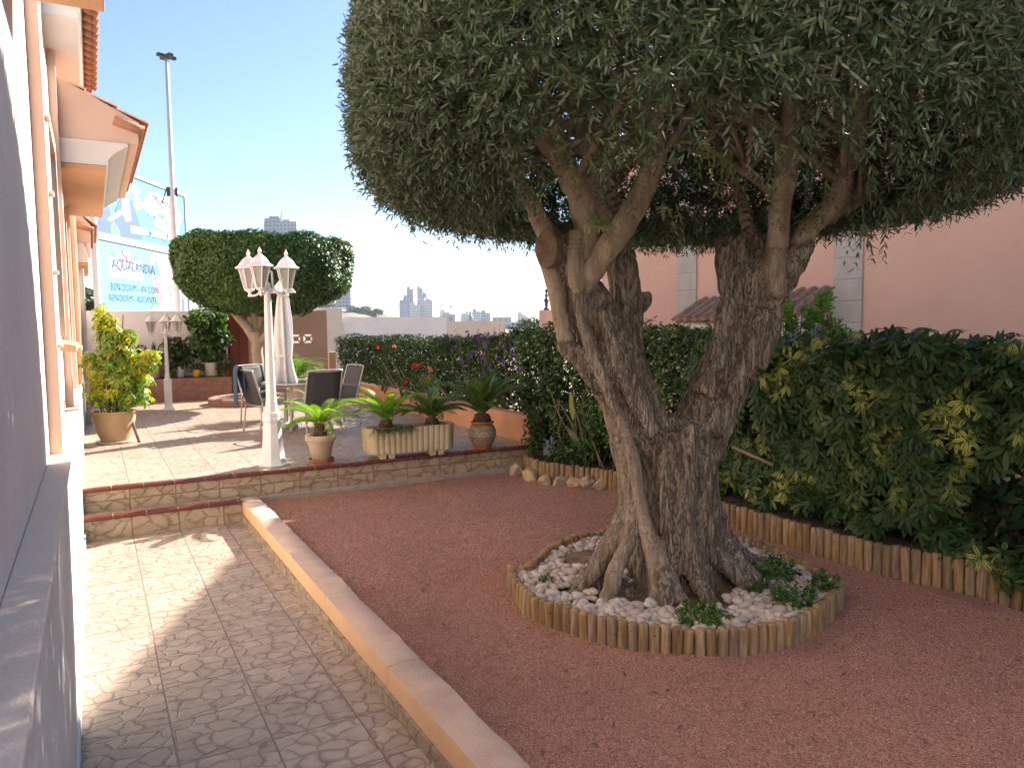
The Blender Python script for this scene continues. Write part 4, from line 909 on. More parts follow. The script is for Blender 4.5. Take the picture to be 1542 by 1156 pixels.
# ================================================================= POTTED PLANTS
def cycad(name, label, loc, sz, nf, mat, stem_h, seed, parent=None, up=.55, grp=None):
    """sago palm: scaly stem and arching feather fronds"""
    t = parent or thing(name, label, 'plant', loc, 0, grp); rs = random.Random(seed); L = Vector(loc)
    m = MB(); prof = []
    for k in range(13):
        z = stem_h*k/12; prof.append((max(.062, .14*sz)*(1+.18*(k % 2))*(1-.35*abs(k/12-.45)), z))
    m.lathe(prof, 18, L); m.v = [(x+rs.uniform(-.006, .006), y+rs.uniform(-.006, .006), z) for x, y, z in m.v]
    m.build('stem', M['cycadstem'], t, smooth=True)
    for k in range(nf):
        az = k*2.39996+rs.uniform(-.2, .2); el = up+.75*(1-k/nf)*rs.uniform(.5, 1)+rs.uniform(-.1, .1)-.35*(k/nf); ln = sz*rs.uniform(.85, 1.1)*(.8+.2*math.sin(PI*k/nf))
        h = Vector((math.cos(az), math.sin(az), 0)); P = []; p = L+Vector((0, 0, stem_h*.97))+h*.02; e = el
        n = 30
        for i in range(n+1): P.append(p.copy()); p = p+(h*math.cos(e)+Vector((0, 0, math.sin(e))))*ln/n; e -= (1.05+.25*rs.random())/n
        B, D, U, Ls = [], [], [], []
        for i in range(3, n+1):
            T = (P[i]-P[i-1]).normalized(); sd = T.cross(Vector((0, 0, 1))).normalized(); nn = sd.cross(T).normalized(); u = i/n
            ll = ln*.20*(math.sin(PI*(.12+.80*u))**.7)
            for s in (-1, 1):
                for q in (0, .5):
                    d = (T*(.45+.5*u)+sd*s*.9+nn*.38).normalized(); B.append(P[i].lerp(P[i-1], q)); D.append(d); U.append((nn-sd*s*.35).normalized()); Ls.append(ll*rs.uniform(.9, 1.08))
        me = leaf_mesh('frond', np.array([tuple(x) for x in B]), np.array([tuple(x) for x in D]), np.array([tuple(x) for x in U]), np.array(Ls), np.full(len(Ls), .0056*sz/.4), LENS)
        fr = put('frond', me, mat, t)
        r = MB(); r.tube(P, list(np.linspace(.005, .0015, len(P))), 5); r.build('rachis', mat, fr)
    return t
def pot_lathe(prof, n=40): m = MB(); m.lathe(prof, n, caps=False); m.f.append(tuple(range(n))[::-1]); return m
# cream pot with sago palm
p1 = at_z(488, 697, .385); p1 = Vector((p1.x, p1.y+.10, .385))
t = thing('potted_palm', 'small sago palm in a cream clay pot on a terracotta saucer at the terrace edge', 'potted plant', p1)
o = pot_lathe([(.085, .026), (.09, .03), (.128, .205), (.131, .210), (.146, .213), (.150, .222), (.150, .262), (.145, .270), (.134, .270), (.130, .235), (.0, .23)]).build('pot', M['potcream'], t, world=False); smooth_angle(o, 40)
o = pot_lathe([(.10, 0), (.118, .004), (.128, .036), (.122, .038), (.112, .014), (0, .012)]).build('saucer', M['terracotta'], t, world=False); smooth_angle(o, 40)
MB().lathe([(.131, .2345), (.06, .243), (0.001, .245)], 24).build('potting_soil', M['soil'], t, world=False)
cycad('', '', p1+Vector((0, 0, .235)), .44, 18, M['cycad'], .145, 3, t, .72)
# painted jar with big sago palm
p2 = at_z(733, 677, .385); p2 = Vector((p2.x, p2.y+.10, .385))
t = thing('potted_palm', 'large dark sago palm in a patterned round clay jar by the apricot wall', 'potted plant', p2)
jar = [(.088, 0), (.098, .006), (.100, .035), (.103, .04), (.128, .085), (.148, .145), (.150, .18), (.142, .22), (.124, .252), (.112, .262), (.115, .268), (.128, .285), (.126, .296), (.112, .296), (.105, .27), (0, .262)]
tm_ = NT('painted_jar'); v = tm_.coord('Object'); sp_ = tm_.n('SeparateXYZ', {0: v}); z = sp_.outputs[2]
an = tm_.math('ARCTAN2', sp_.outputs[1], sp_.outputs[0]); u = tm_.math('MULTIPLY', an, 9/PI)
zig = tm_.math('ABSOLUTE', tm_.math('SUBTRACT', tm_.math('MULTIPLY', tm_.math('FRACT', u), 2.), 1.))
zz = tm_.math('MULTIPLY', tm_.math('SUBTRACT', z, .15), 22.); l1 = tm_.math('ABSOLUTE', tm_.math('SUBTRACT', zz, tm_.math('SUBTRACT', zig, .1)))
band = tm_.math('MULTIPLY', tm_.smooth(z, .1, .102), tm_.math('SUBTRACT', 1., tm_.smooth(z, .238, .24)))
col = tm_.mix(tm_.smooth(tm_.noise(v, 30, 4), .35, .65), (.36, .28, .18), (.27, .19, .11))
col = tm_.mix(tm_.math('MULTIPLY', band, tm_.math('SUBTRACT', 1., tm_.smooth(l1, .12, .2))), col, (.48, .42, .33))
dots = tm_.n('TexVoronoi', {'Vector': v, 'Scale': 42.}).outputs['Distance']; col = tm_.mix(tm_.math('MULTIPLY', tm_.math('SUBTRACT', 1., tm_.smooth(dots, .2, .35)), .5), col, (.10, .055, .03))
lines = tm_.math('SUBTRACT', 1., tm_.smooth(tm_.math('ABSOLUTE', tm_.math('SUBTRACT', tm_.math('FRACT', tm_.math('MULTIPLY', z, 26.)), .5)), .04, .09)); col = tm_.mix(tm_.math('MULTIPLY', lines, .55), col, (.13, .06, .03))
gl_ = tm_.math('MAXIMUM', tm_.math('SUBTRACT', 1., tm_.smooth(z, .042, .05)), tm_.smooth(z, .255, .262)); col = tm_.mix(gl_, col, (.36, .145, .03))
tm_.bsdf(col, tm_.math('MULTIPLY_ADD', gl_, -.4, .75), dots, .002); M['jar'] = tm_.m
o = pot_lathe(jar, 48).build('jar', M['jar'], t, world=False); smooth_angle(o, 35)
MB().lathe([(.112, .268), (.001, .272)], 24).build('potting_soil', M['soil'], t, world=False)
cycad('', '', p2+Vector((0, 0, .268)), .62, 20, M['cycaddark'], .11, 8, t, 1.0)
# fluted cast stone trough
tr = thing('trough', 'long fluted cast stone trough on two feet at the terrace edge', 'planter', (2.80, 7.22, .385), -.085)
def scallop(lx, ly, amp, per, inset=0):
    pts = []; hx, hy = lx/2-inset, ly/2-inset; cor = [(-hx, -hy), (hx, -hy), (hx, hy), (-hx, hy)]
    for k in range(4):
        a, b_ = Vector(cor[k]), Vector(cor[(k+1) % 4]); d = (b_-a); L = d.length; d.normalize(); nn = Vector((d.y, -d.x)); c = .05; nf = max(1, round((L-2*c)/per)); w = (L-2*c)/nf
        pts.append(tuple(a+d*c))
        for i in range(nf):
            for j in range(1, 7): u = j/6; pts.append(tuple(a+d*(c+(i+u)*w)+nn*amp*math.sin(PI*u)**.8))
    return pts
m = MB(); A = scallop(.90, .30, .0095, .058); B_ = scallop(.95, .34, .015, .070)
lv = [(.056, .985), (.062, .995), (.09, 1), (.30, 1.02), (.315, 1.03)]; n = len(A); vs = [(x*s, y*s, z) for z, s in lv for x, y in A]
rim = [(x*1.02/1.0, y*1.0) for x, y in A]
fs = [(i*n+j, i*n+(j+1) % n, (i+1)*n+(j+1) % n, (i+1)*n+j) for i in range(len(lv)-1) for j in range(n)]+[tuple(range(n))[::-1]]
inn = [(x*.94, y*.84, .315) for x, y in A]; ind = [(x*.93, y*.82, .275) for x, y in A]; q = len(vs); vs += inn+ind; k = (len(lv)-1)*n
fs += [(k+j, k+(j+1) % n, q+(j+1) % n, q+j) for j in range(n)]+[(q+j, q+(j+1) % n, q+n+(j+1) % n, q+n+j) for j in range(n)]
m.add(vs, fs); o = m.build('trough_body', M['conc'], tr, world=False); smooth_angle(o, 50)
MB().box(-.43, -.13, .25, .43, .13, .285).build('potting_soil', M['soil'], tr, world=False)
for x in (-.26, .26):
    m = MB().box(x-.075, -.145, .0, x-.012, .145, .058).box(x+.012, -.145, .0, x+.075, .145, .058).box(x-.09, -.15, .045, x+.09, .15, .072); m.build('foot', M['conc'], tr, world=False, bevel=.008)
cycad('cycad', 'bright sago palm at the left end of the fluted trough', (2.57, 7.25, .665), .46, 16, M['cycad'], .10, 21, None, .95, 'sago palms in the trough')
cycad('cycad', 'dark sago palm at the right end of the fluted trough', (3.06, 7.21, .665), .48, 16, M['cycaddark'], .09, 22, None, .85, 'sago palms in the trough')
tl = thing('trailing_plant', 'feathery trailing plant hanging over the left front of the fluted trough', 'plant', (2.45, 7.12, .69))
P = np.array([(2.50+RNG.uniform(-.13, .17), 7.08+RNG.uniform(-.03, .02), .70) for _ in range(46)]); Dn = np.tile((0, -.55, -.15), (46, 1))+RNG.normal(0, .35, (46, 3))*np.array((1, .5, .4))
a = shoots(P, Dn, 26, .010, .018, .03, .7); put('foliage', leaf_mesh('foliage', *a, a[3]*.18, QUAD), M['vine'], tl)
tl = thing('trailing_plant', 'small feathery sprig sagging over the trough between its two palms', 'plant', (2.7, 7.1, .69))
P = np.array([(2.72+RNG.uniform(-.06, .06), 7.07, .71) for _ in range(16)]); Dn = np.tile((0, -.6, -.2), (16, 1))+RNG.normal(0, .3, (16, 3)); a = shoots(P, Dn, 24, .010, .016, .026, .7); put('foliage', leaf_mesh('foliage', *a, a[3]*.25, QUAD), M['hedge'], tl)
# big tan pot with golden umbrella plant
p3 = Vector((.185, 9.98, .385))
t = thing('potted_shrub', 'tall golden variegated shrub in a big tan pot against the house', 'potted plant', p3)
o = pot_lathe([(.17, .0), (.18, .004), (.185, .022), (.15, .022), (.152, .03), (.190, .12), (.225, .26), (.234, .345), (.245, .352), (.245, .375), (.225, .375), (.215, .33), (0, .32)], 48).build('pot', M['pottan'], t, world=False); smooth_angle(o, 40)
MB().lathe([(.175, -.0), (.205, .004), (.212, .022), (.19, .024), (.18, .01)], 40).build('saucer', M['whitepot'], t, world=False)
MB().lathe([(.22, .33), (.001, .335)], 24).build('potting_soil', M['soil'], t, world=False)
m = MB()
tips = []
for k in range(13):
    a = k*2.4; r = .04*math.sqrt(k); top = Vector((p3.x+.05+math.cos(a)*(.10+.012*k), p3.y+math.sin(a)*(.12+.012*k), p3.z+.55+1.05*(1-(k/13))**1.0*random.uniform(.8, 1)))
    m.tube(catmull([(p3.x+math.cos(a)*r, p3.y+math.sin(a)*r, p3.z+.3), (p3.x+math.cos(a)*(r+.05), p3.y+math.sin(a)*(r+.05), p3.z+.55), tuple(top)], 5), .009, 6)
m.build('stem', M['stem'], t, smooth=True)
SH = [(.02, 0, .62, .30, .24), (.14, -.05, .78, .30, .22), (-.10, .05, .90, .22, .18), (.05, 0, 1.05, .22, .24), (.32, -.15, .95, .17, .15), (-.02, .0, 1.28, .16, .18), (.18, -.05, 1.25, .11, .10), (-.06, .02, 1.50, .11, .13), (-.03, 0, 1.40, .10, .12), (.18, -.1, .55, .22, .15), (.44, -.22, 1.02, .09, .08), (-.2, .1, 1.0, .1, .1)]
Ps, Ns = [], []
for x, y, z, r, h in SH:
    n = int(190*r*h/.07); d = runit(n); s = 1.12*RNG.random((n, 1))**.6; Ps.append(np.array((p3.x+x, p3.y+y, p3.z+z))+d*s*np.array((r, r, h))); Ns.append(d+np.array((0, 0, .3)))
P, N_ = np.concatenate(Ps), np.concatenate(Ns); a = palm_clusters(P, N_, .055, .10, .38, 7)
put('foliage', leaf_mesh('foliage', *a, OVAL), M['goldleaf'], t)
o = MB().tube([(.43, 9.78, .39), (.30, 9.98, .86)], .018, 8).build('stake', M['wood']); tag(o, 'dark wooden stake leaning against the big tan pot', 'stake')

# ================================================================= LAMPS
def lantern(par, at_, s=1.0, rz=0):
    Mx = Matrix.Translation(at_)@Matrix.Rotation(rz, 4, 'Z')@Matrix.Scale(s, 4)
    m = MB(); q = [Mx@v for v in ()]
    m.lathe([(.004, 0), (.014, .006), (.018, .018), (.010, .03), (.012, .04), (.03, .055), (.044, .062), (.046, .072), (.02, .074)], 12, M=Mx)
    H = [[(r*math.cos(PI/3*j), r*math.sin(PI/3*j), z) for j in range(6)] for r, z in ((.042, .072), (.092, .275))]
    for j in range(6): m.tube([Mx@Vector(H[0][j]), Mx@Vector(H[1][j])], .0065*s, 6)
    for zr in (0, 1):
        for j in range(6): m.tube([Mx@Vector(H[zr][j]), Mx@Vector(H[zr][(j+1) % 6])], .007*s, 6)
    la = m.build('lantern', M['lampwhite'], par, world=False); smooth_angle(la, 40)
    g = MB(); H2 = [[(r*math.cos(PI/3*j), r*math.sin(PI/3*j), z) for j in range(6)] for r, z in ((.039, .076), (.088, .272))]
    for j in range(6):
        k = (j+1) % 6; A_ = [Vector(H2[0][j]), Vector(H2[0][k]), Vector(H2[1][k]), Vector(H2[1][j])]; ce = sum(A_, Vector())/4
        g.poly([Mx@(ce+(p-ce)*.93) for p in A_], (Mx.to_3x3()@(Vector((ce.x, ce.y, 0)).normalized()))*-.0025)
    g.build('glass_pane', M['lampglass'], la, world=False)
    r = MB(); r.lathe([(.120, .268), (.126, .274), (.122, .282), (.095, .298), (.082, .318), (.058, .352), (.034, .372), (.022, .380)], 6, M=Mx)
    r.lathe([(.024, .378), (.018, .386), (.010, .392), (.016, .402), (.019, .412), (.014, .424), (.006, .440), (.002, .455)], 12, M=Mx); ro = r.build('lantern_roof', M['lampwhite'], la, world=False); smooth_angle(ro, 30)
    bl = MB(); bl.lathe([(.012, .075), (.012, .11), (.016, .125), (.022, .15), (.020, .175), (.010, .19), (.001, .194)], 12, M=Mx); bl.build('bulb', M['ceramic'], la, world=False, smooth=True)
def lamp(loc, label, prof, zt, ra, angs, s=1.0, square=0):
    t = thing('garden_lamp', label, 'lamp', loc, 0, 'white three headed lamps')
    m = MB(); m.lathe(prof, 4 if square else 8, rot=PI/4 if square else PI/8)
    if square: m.lathe([(.05*s, .50), (.038*s, .56), (.032, .62), (.028, .9), (.024, zt)], 14)
    m.lathe([(.05*s, zt-.03), (.058*s, zt-.015), (.05*s, zt), (.03*s, zt+.02), (.035*s, zt+.04), (.012, zt+.07), (.004, zt+.09)], 14)
    po = m.build('post', M['lampwhite'], t, world=False, bevel=.003)
    for a in angs:
        d = Vector((math.cos(a), math.sin(a), 0)); z0 = zt-.01
        cu = catmull([d*.02+Vector((0, 0, z0+.17*s)), d*.045*s+Vector((0, 0, z0+.175*s)), d*.05*s+Vector((0, 0, z0+.11*s)), d*.055*s+Vector((0, 0, z0+.03*s)), d*.10*s+Vector((0, 0, z0-.035*s)), d*(ra-.03)+Vector((0, 0, z0-.05*s)), d*ra+Vector((0, 0, z0-.045*s))], 6)
        MB().tube(cu, .0095*s, 8).build('arm', M['lampwhite'], t, world=False, smooth=True)
        lantern(t, d*ra+Vector((0, 0, z0-.062*s)), s, a+PI/6)
    return t
pr = [(.150, 0), (.155, .012), (.125, .03), (.118, .055), (.112, .07), (.104, .14), (.088, .34), (.078, .42), (.092, .43), (.094, .455), (.088, .47), (.092, .485), (.088, .51), (.070, .525), (.06, .55), (.055, .60), (.058, .61), (.05, .63), (.044, 1.0), (.036, 1.5), (.031, 1.70)]
cam_a = -YAW+PI/2+PI            # direction from a thing back towards the viewpoint
L1 = at_z(412, 700, .385)
lamp((L1.x, L1.y, .386), 'white three headed garden lamp at the front edge of the terrace', pr, 1.69, .185, [math.atan2(-L1.y, -L1.x)+R(v) for v in (-18, 102, -118)], 1.0)
pr2 = [(.125, 0), (.128, .012), (.08, .055), (.078, .09), (.078, .48), (.088, .49), (.086, .505), (.05, .51)]
lamp((1.05, 13.5, .386), 'shorter white three headed garden lamp standing far back near the white wall', pr2, 1.27, .21, [cam_a+R(85), cam_a-R(75), cam_a+R(200)], .92, 1)

# ================================================================= FURNITURE
def make_chair(label, loc, rz):
    t = thing('garden_chair', label, 'chair', loc, rz, 'grey mesh chairs round the garden table'); t.scale = (.9, .9, .96)
    for s in (-1, 1):
        m = MB(); x = .25*s
        m.tube(catmull([(x, -.26, 0), (x, -.21, .38), (x, -.22, .45), (x, -.30, .70), (x, -.34, .83)], 6), .0125, 8)
        m.build('back_leg', M['alu'], t, world=False, smooth=True)
        m = MB(); m.tube(catmull([(x, .25, 0), (x, .22, .36), (x, .20, .52), (x, .12, .575), (x, -.05, .58), (x, -.235, .55)], 6), .012, 8); m.build('front_leg', M['alu'], t, world=False, smooth=True)
        MB().tube([(x, .22, .385), (x, -.205, .375)], .011, 8).build('seat_rail', M['alu'], t, world=False, smooth=True)
    m = MB(); m.tube(catmull([(-.25, -.34, .83), (-.15, -.355, .838), (.15, -.355, .838), (.25, -.34, .83)], 4), .0125, 8); m.build('top_rail', M['alu'], t, world=False, smooth=True)
    for yy, z_ in ((.21, .375), (-.21, .36)): MB().tube([(-.25, yy, z_), (.25, yy, z_)], .011, 8).build('cross_bar', M['alu'], t, world=False, smooth=True)
    cu = catmull([(0, .215, .388), (0, .0, .372), (0, -.17, .375), (0, -.225, .44), (0, -.29, .66), (0, -.34, .825)], 6); vs = []; fs = []
    for i, p in enumerate(cu):
        for j in range(5): x = -.243+.1215*j; vs.append((x, p.y, p.z-.010*(1-(2*abs(j-2)/4)**2)))
    fs = [(i*5+j, i*5+j+1, (i+1)*5+j+1, (i+1)*5+j) for i in range(len(cu)-1) for j in range(4)]
    m = MB(); m.add(vs, fs); o = m.build('sling', M['sling'], t, world=False, smooth=True); md = o.modifiers.new('t', 'SOLIDIFY'); md.thickness = .004
    return t
TBL = Vector((2.36, 10.06, .385))
def chair_at(dx, dy, label, extra=0):
    p = TBL+Vector((dx, dy, .001)); return make_chair(label, p, math.atan2(-dy, -dx)-PI/2+extra)
chA = chair_at(-.42, -.12, 'grey mesh garden chair left of the table with a blue towel over its back')
chair_at(.03, -.74, 'grey mesh garden chair seen from behind in front of the table', .15)
chair_at(.50, -.02, 'grey mesh garden chair at the right side of the table near the hedge', .25)
chair_at(-.30, .74, 'grey mesh garden chair half hidden on the far side of the table', .1)
tw_ = MB(); tp_ = chA.location+Vector((-.33, .10, 0))
vs = []; cu = [(.05, 0, .56), (.04, 0, .78), (.012, 0, .845), (-.02, 0, .842), (-.045, 0, .76), (-.055, 0, .46), (-.05, 0, .36)]
cu = catmull(cu, 5)
for p in cu:
    for j in range(9): vs.append((tp_.x+p.x+.006*math.sin(j*1.6+p.z*5), tp_.y-.17+.3*j/8, tp_.z+p.z))
tw_.add(vs, [(i*9+j, i*9+j+1, (i+1)*9+j+1, (i+1)*9+j) for i in range(len(cu)-1) for j in range(8)]); o = tw_.build('towel', M['towel'], smooth=True); md = o.modifiers.new('t', 'SOLIDIFY'); md.thickness = .006
tag(o, 'blue towel hanging over the back of the left garden chair', 'towel')
t = thing('garden_table', 'round glass topped grey metal garden table on the terrace', 'table', TBL)
m = MB(); m.lathe([(.455, .585), (.470, .602), (.455, .619), (.43, .602)], 40, caps=False); m.f += [(3*40+j, 3*40+(j+1) % 40, (j+1) % 40, j) for j in range(40)]; m.build('rim', M['alu'], t, world=False, smooth=True)
MB().lathe([(.445, .602), (.445, .611)], 40).build('glass_top', M['glass'], t, world=False)
for k in range(4):
    a = PI/4+k*PI/2+.3; c_, s_ = math.cos(a), math.sin(a); MB().tube(catmull([(c_*.42, s_*.42, 0), (c_*.36, s_*.36, .3), (c_*.38, s_*.38, .597)], 5), .016, 8).build('leg', M['alu'], t, world=False, smooth=True)
MB().lathe([(.30, .34), (.31, .35), (.30, .36), (.29, .35)], 30, caps=False).build('stretcher', M['alu'], t, world=False, smooth=True)
t = thing('bowl', 'small white bowl on the glass garden table', 'bowl', TBL+Vector((.10, -.28, .615)))
MB().lathe([(.03, 0), (.045, .004), (.07, .04), (.072, .06), (.066, .064), (.064, .062), (.06, .03), (.001, .012)], 24).build('bowl_body', M['ceramic'], t, world=False, smooth=True)
# closed parasol
U = TBL+Vector((-.13, .17, 0)); t = thing('parasol', 'closed white parasol standing at the garden table', 'parasol', U)
MB().tube([(0, 0, 0), (0, 0, 2.02)], .02, 12).build('pole', M['alu'], t, world=False, smooth=True)
def folds(prof, nf, n=64):
    vs = []
    for r, z in prof:
        for j in range(n): a = 2*PI*j/n; q = r*(1+.30*math.cos(nf*a+z*1.3)+.1*math.cos(3*a+z*4)); vs.append((q*math.cos(a), q*math.sin(a), z))
    return vs, [(i*n+j, i*n+(j+1) % n, (i+1)*n+(j+1) % n, (i+1)*n+j) for i in range(len(prof)-1) for j in range(n)]
m = MB(); m.add(*folds([(.026, 1.93), (.04, 1.85), (.062, 1.70), (.085, 1.45), (.098, 1.15), (.088, .98), (.084, .92), (.105, .75), (.135, .60), (.142, .55), (.12, .56)], 8)); m.build('canopy', M['canvas'], t, world=False, smooth=True)
m = MB(); m.add(*folds([(.022, 1.96), (.07, 1.90), (.13, 1.80), (.135, 1.785), (.12, 1.79)], 4)); m.build('vent_flap', M['canvas'], t, world=False, smooth=True)
MB().lathe([(.090, .93), (.097, .94), (.097, .965), (.090, .975)], 24).build('tie', M['canvas'], t, world=False, smooth=True)
MB().lathe([(.20, 0), (.21, .01), (.20, .05), (.06, .07), (.035, .08), (.03, .25)], 24).build('base', M['alu'], t, world=False)

# ================================================================= CLIPPED TREE AND BACK OF THE TERRACE
tt = thing('clipped_tree', 'clipped flat topped tree with pale forked trunk behind the garden table', 'tree', (2.53, 13.9, .385))
c = Vector((2.53, 13.9, 0)); kk = at_d
dT = depth(c)
def q(x, y, dd=0): return at_d(x, y, dT+dd)
m = MB()
for pts in ([(389, 612, 0, 12.5), (388, 560, 0, 11.5), (388, 520, 0, 11.5), (386, 500, 0, 11)], [(386, 515, 0, 9), (372, 492, 0, 10), (352, 470, 0, 8), (330, 448, 0, 6), (310, 430, 0, 4)], [(386, 508, .05, 8), (382, 478, .1, 6.5), (378, 450, .1, 7), (370, 410, .1, 4)],
            [(391, 514, 0, 8), (412, 494, 0, 7), (438, 482, 0, 7), (456, 466, 0, 6), (470, 435, 0, 4)], [(445, 477, 0, 6), (455, 455, .2, 5), (452, 430, .3, 4)], [(390, 505, .1, 6), (405, 470, .5, 5), (415, 430, .6, 4)], [(350, 468, 0, 6), (352, 440, -.3, 4), (350, 410, -.4, 3)]):
    cu = catmull([q(a, b_, d) for a, b_, d, r in pts], 6); rr = np.interp(np.linspace(0, len(pts)-1, len(cu)), range(len(pts)), [.72*p[3]*dT/FPX for p in pts])
    cu = [p+Vector((mnoise.noise(p*4), mnoise.noise(p*4+Vector((3, 0, 0))), 0))*.02 for p in cu]; m.tube(cu, [float(r) for r in rr], 12)
m.build('trunk', M['palebark'], tt, smooth=True)
cc = q(400, 410); CX, CY = cc.x, cc.y; zt = at_d(400, 348, dT-1.35).z; zb = q(400, 470).z; Rr = 1.50
def topi_pts(n):
    out = []
    while sum(map(len, out)) < n:
        p = RNG.uniform((-Rr, -Rr, 0), (Rr, Rr, 1), (40000, 3)); r = np.hypot(p[:, 0], p[:, 1])/Rr; u = p[:, 2]
        prof = np.where(u > .5, 1-.06*np.clip((u-.9)/.1, 0, 1)**2, .34+.66*np.sin(np.clip(u/.5, 0, 1)*PI/2)**.62)
        f = r/prof; inn = (f < 1) & ((f > .82) | (u > .93) | ((u < .10))); k = inn & (RNG.random(len(p)) < np.clip((f-.75)/.25+(u > .93)*.8+(u < .1)*.4, .1, 1))
        g = p[k]; nn = np.stack([g[:, 0], g[:, 1], np.where(g[:, 2] > .93, 2.5, np.where(g[:, 2] < .45, -.9, .1))], 1); out.append(np.concatenate([g, nrm(nn)], 1))
    a = np.concatenate(out)[:n]; P = a[:, :3]*np.array((1, 1, zt-zb))+np.array((CX, CY, zb)); return P, a[:, 3:]
P, N_ = topi_pts(70000); P = lump(P, N_, .10, 2.2)
a = shell_leaves(P, N_, .045, .075, .55); put('crown', leaf_mesh('crown', *a, OVAL), M['topiary'], tt)
rg = thing('tree_ring', 'low round brick planter ring under the clipped tree', 'planter', (2.45, 13.9, .385))
m = MB(); m.lathe([(.62, 0), (.62, .11), (.70, .125), (.74, .11), (.74, 0)], 40, (2.45, 13.9, .387), caps=False); o = m.build('ring_wall', M['redstone'], rg); smooth_angle(o)
MB().lathe([(.63, .08), (.001, .10)], 32, (2.45, 13.9, .387)).build('ring_soil', M['soil'], rg)
def bush(name, label, loc, pot, blobs, mat, lw, L0, L1, n, cat='potted plant', stems=5):
    t = thing(name, label, cat, loc); L = Vector(loc); base = .0
    if pot:
        r, h, pm_ = pot; pot_lathe([(r*.72, 0), (r, h*.95), (r*1.06, h*.96), (r*1.06, h), (r*.92, h), (r*.9, h*.9), (0, h*.88)], 28).build('pot', pm_, t, world=False, bevel=.003); base = h
    Ps, Ns, sm = [], [], MB()
    for x, y, z, rx, rz_ in blobs:
        k = int(n*rx*rx/sum(b_[3]**2 for b_ in blobs)); d = runit(k); s = RNG.random((k, 1))**.4; Ps.append(np.array((L.x+x, L.y+y, L.z+z))+d*s*np.array((rx, rx, rz_))); Ns.append(d+np.array((0, 0, .35)))
        sm.tube(catmull([(L.x, L.y, L.z+base*.9), (L.x+x*.4, L.y+y*.4, L.z+base+(z-base)*.5), (L.x+x, L.y+y, L.z+z)], 4), .010, 6)
    sm.build('stem', M['stem'], t, smooth=True)
    P, N_ = np.concatenate(Ps), np.concatenate(Ns); a = shell_leaves(P, N_, L0, L1, lw, tilt=.8); put('foliage', leaf_mesh('foliage', *a, OVAL), mat, t); return t
zs = .812
bush('potted_shrub', 'big glossy rubber plant in a white pot on the raised planter', (1.98, 15.42, zs), (.17, .26, M['whitepot']), [(.0, 0, .42, .25, .16), (-.12, -.05, .68, .30, .18), (.12, 0, .74, .28, .20), (-.05, -.05, .98, .32, .20), (-.22, 0, 1.08, .22, .15), (.12, 0, 1.10, .22, .15)], M['topiary'], .55, .09, .14, 1500)
bush('potted_shrub', 'smaller dark green shrub in a white pot left of the rubber plant', (1.42, 15.40, zs), (.10, .20, M['whitepot']), [(.0, -.05, .30, .16, .12), (-.05, -.05, .46, .22, .14), (-.08, 0, .62, .20, .14), (.1, 0, .42, .16, .14)], M['hedge'], .55, .07, .11, 800)
bush('potted_shrub', 'little reddish plant in a bright yellow pot on the raised planter', (1.70, 15.30, zs), (.085, .135, M['yellow']), [(.06, 0, .18, .10, .05), (-.04, 0, .16, .08, .05)], M['farleaf'], .5, .05, .08, 120)
bush('potted_shrub', 'low trailing plant in a brown pot beside the smaller shrub', (1.24, 15.32, zs), (.08, .18, M['brown']), [(.0, -.05, .20, .10, .08), (.0, -.1, .10, .07, .08)], M['hedge'], .5, .05, .08, 160)
bush('potted_shrub', 'brown leaved plant in a clay pot right of the rubber plant', (2.20, 15.25, zs), (.09, .18, M['terracotta']), [(.0, -.04, .26, .14, .10), (-.06, -.1, .12, .10, .08)], M['farleaf'], .45, .06, .1, 240)
t = thing('yucca', 'spiky yucca in a grey pot on the raised planter by the back lamp', 'potted plant', (.98, 15.42, zs))
pot_lathe([(.10, 0), (.14, .2), (.15, .21), (.13, .21), (0, .18)], 28).build('pot', M['conc'], t, world=False)
n = 60; D = runit(n); D[:, 2] = np.abs(D[:, 2])+.25; P = np.tile((.98, 15.42, zs+.24), (n, 1)); put('foliage', leaf_mesh('foliage', P, D, runit(n)+np.array((0, 0, 1.)), RNG.uniform(.35, .5, n), .03, LENS), M['yucca'], t)
bush('shrub', 'dark leafy shrub against the white wall left of the yucca', (.55, 15.42, zs), None, [(0, 0, .25, .28, .2), (.15, 0, .45, .2, .14), (-.15, 0, .4, .2, .16)], M['hedge'], .5, .07, .11, 520, 'shrub')
fp = at_y(445, 588, 11.3); fp.z -= .14; t = thing('potted_fern', 'bright green arching fern in a pot on a stand behind the garden table', 'potted plant', fp)
pot_lathe([(.14, 0), (.19, .34), (.21, .36), (.18, .36), (0, .32)], 28).build('pot', M['potcream'], t, world=False)
st_ = MB()
for k in range(3): st_.tube([(.15*math.cos(k*2.1), .15*math.sin(k*2.1), .385-fp.z), (.10*math.cos(k*2.1), .10*math.sin(k*2.1), .0)], .012, 6)
st_.lathe([(.16, -.012), (.16, -.001)], 20).build('stand', M['alu'], t, world=False)
B, D_, U_, Ls = [], [], [], []
for k in range(150):
    a = random.uniform(0, 2*PI); h = Vector((math.cos(a), math.sin(a), 0)); e = random.uniform(.75, 1.5); ln = random.uniform(.42, .66); p = fp+Vector((0, 0, .34))+h*.05
    for i in range(16):
        T = h*math.cos(e)+Vector((0, 0, math.sin(e))); sd = T.cross(Vector((0, 0, 1))).normalized()
        for s in (-1, 1): B.append(p.copy()); D_.append(T*.5+sd*s); U_.append(sd.cross(T)); Ls.append(.055*math.sin(PI*(.1+.85*i/16)))
        p = p+T*ln/16; e -= .115
put('foliage', leaf_mesh('foliage', np.array(B), np.array(D_), np.array(U_), np.array(Ls), .017, QUAD), M['grass'], t)
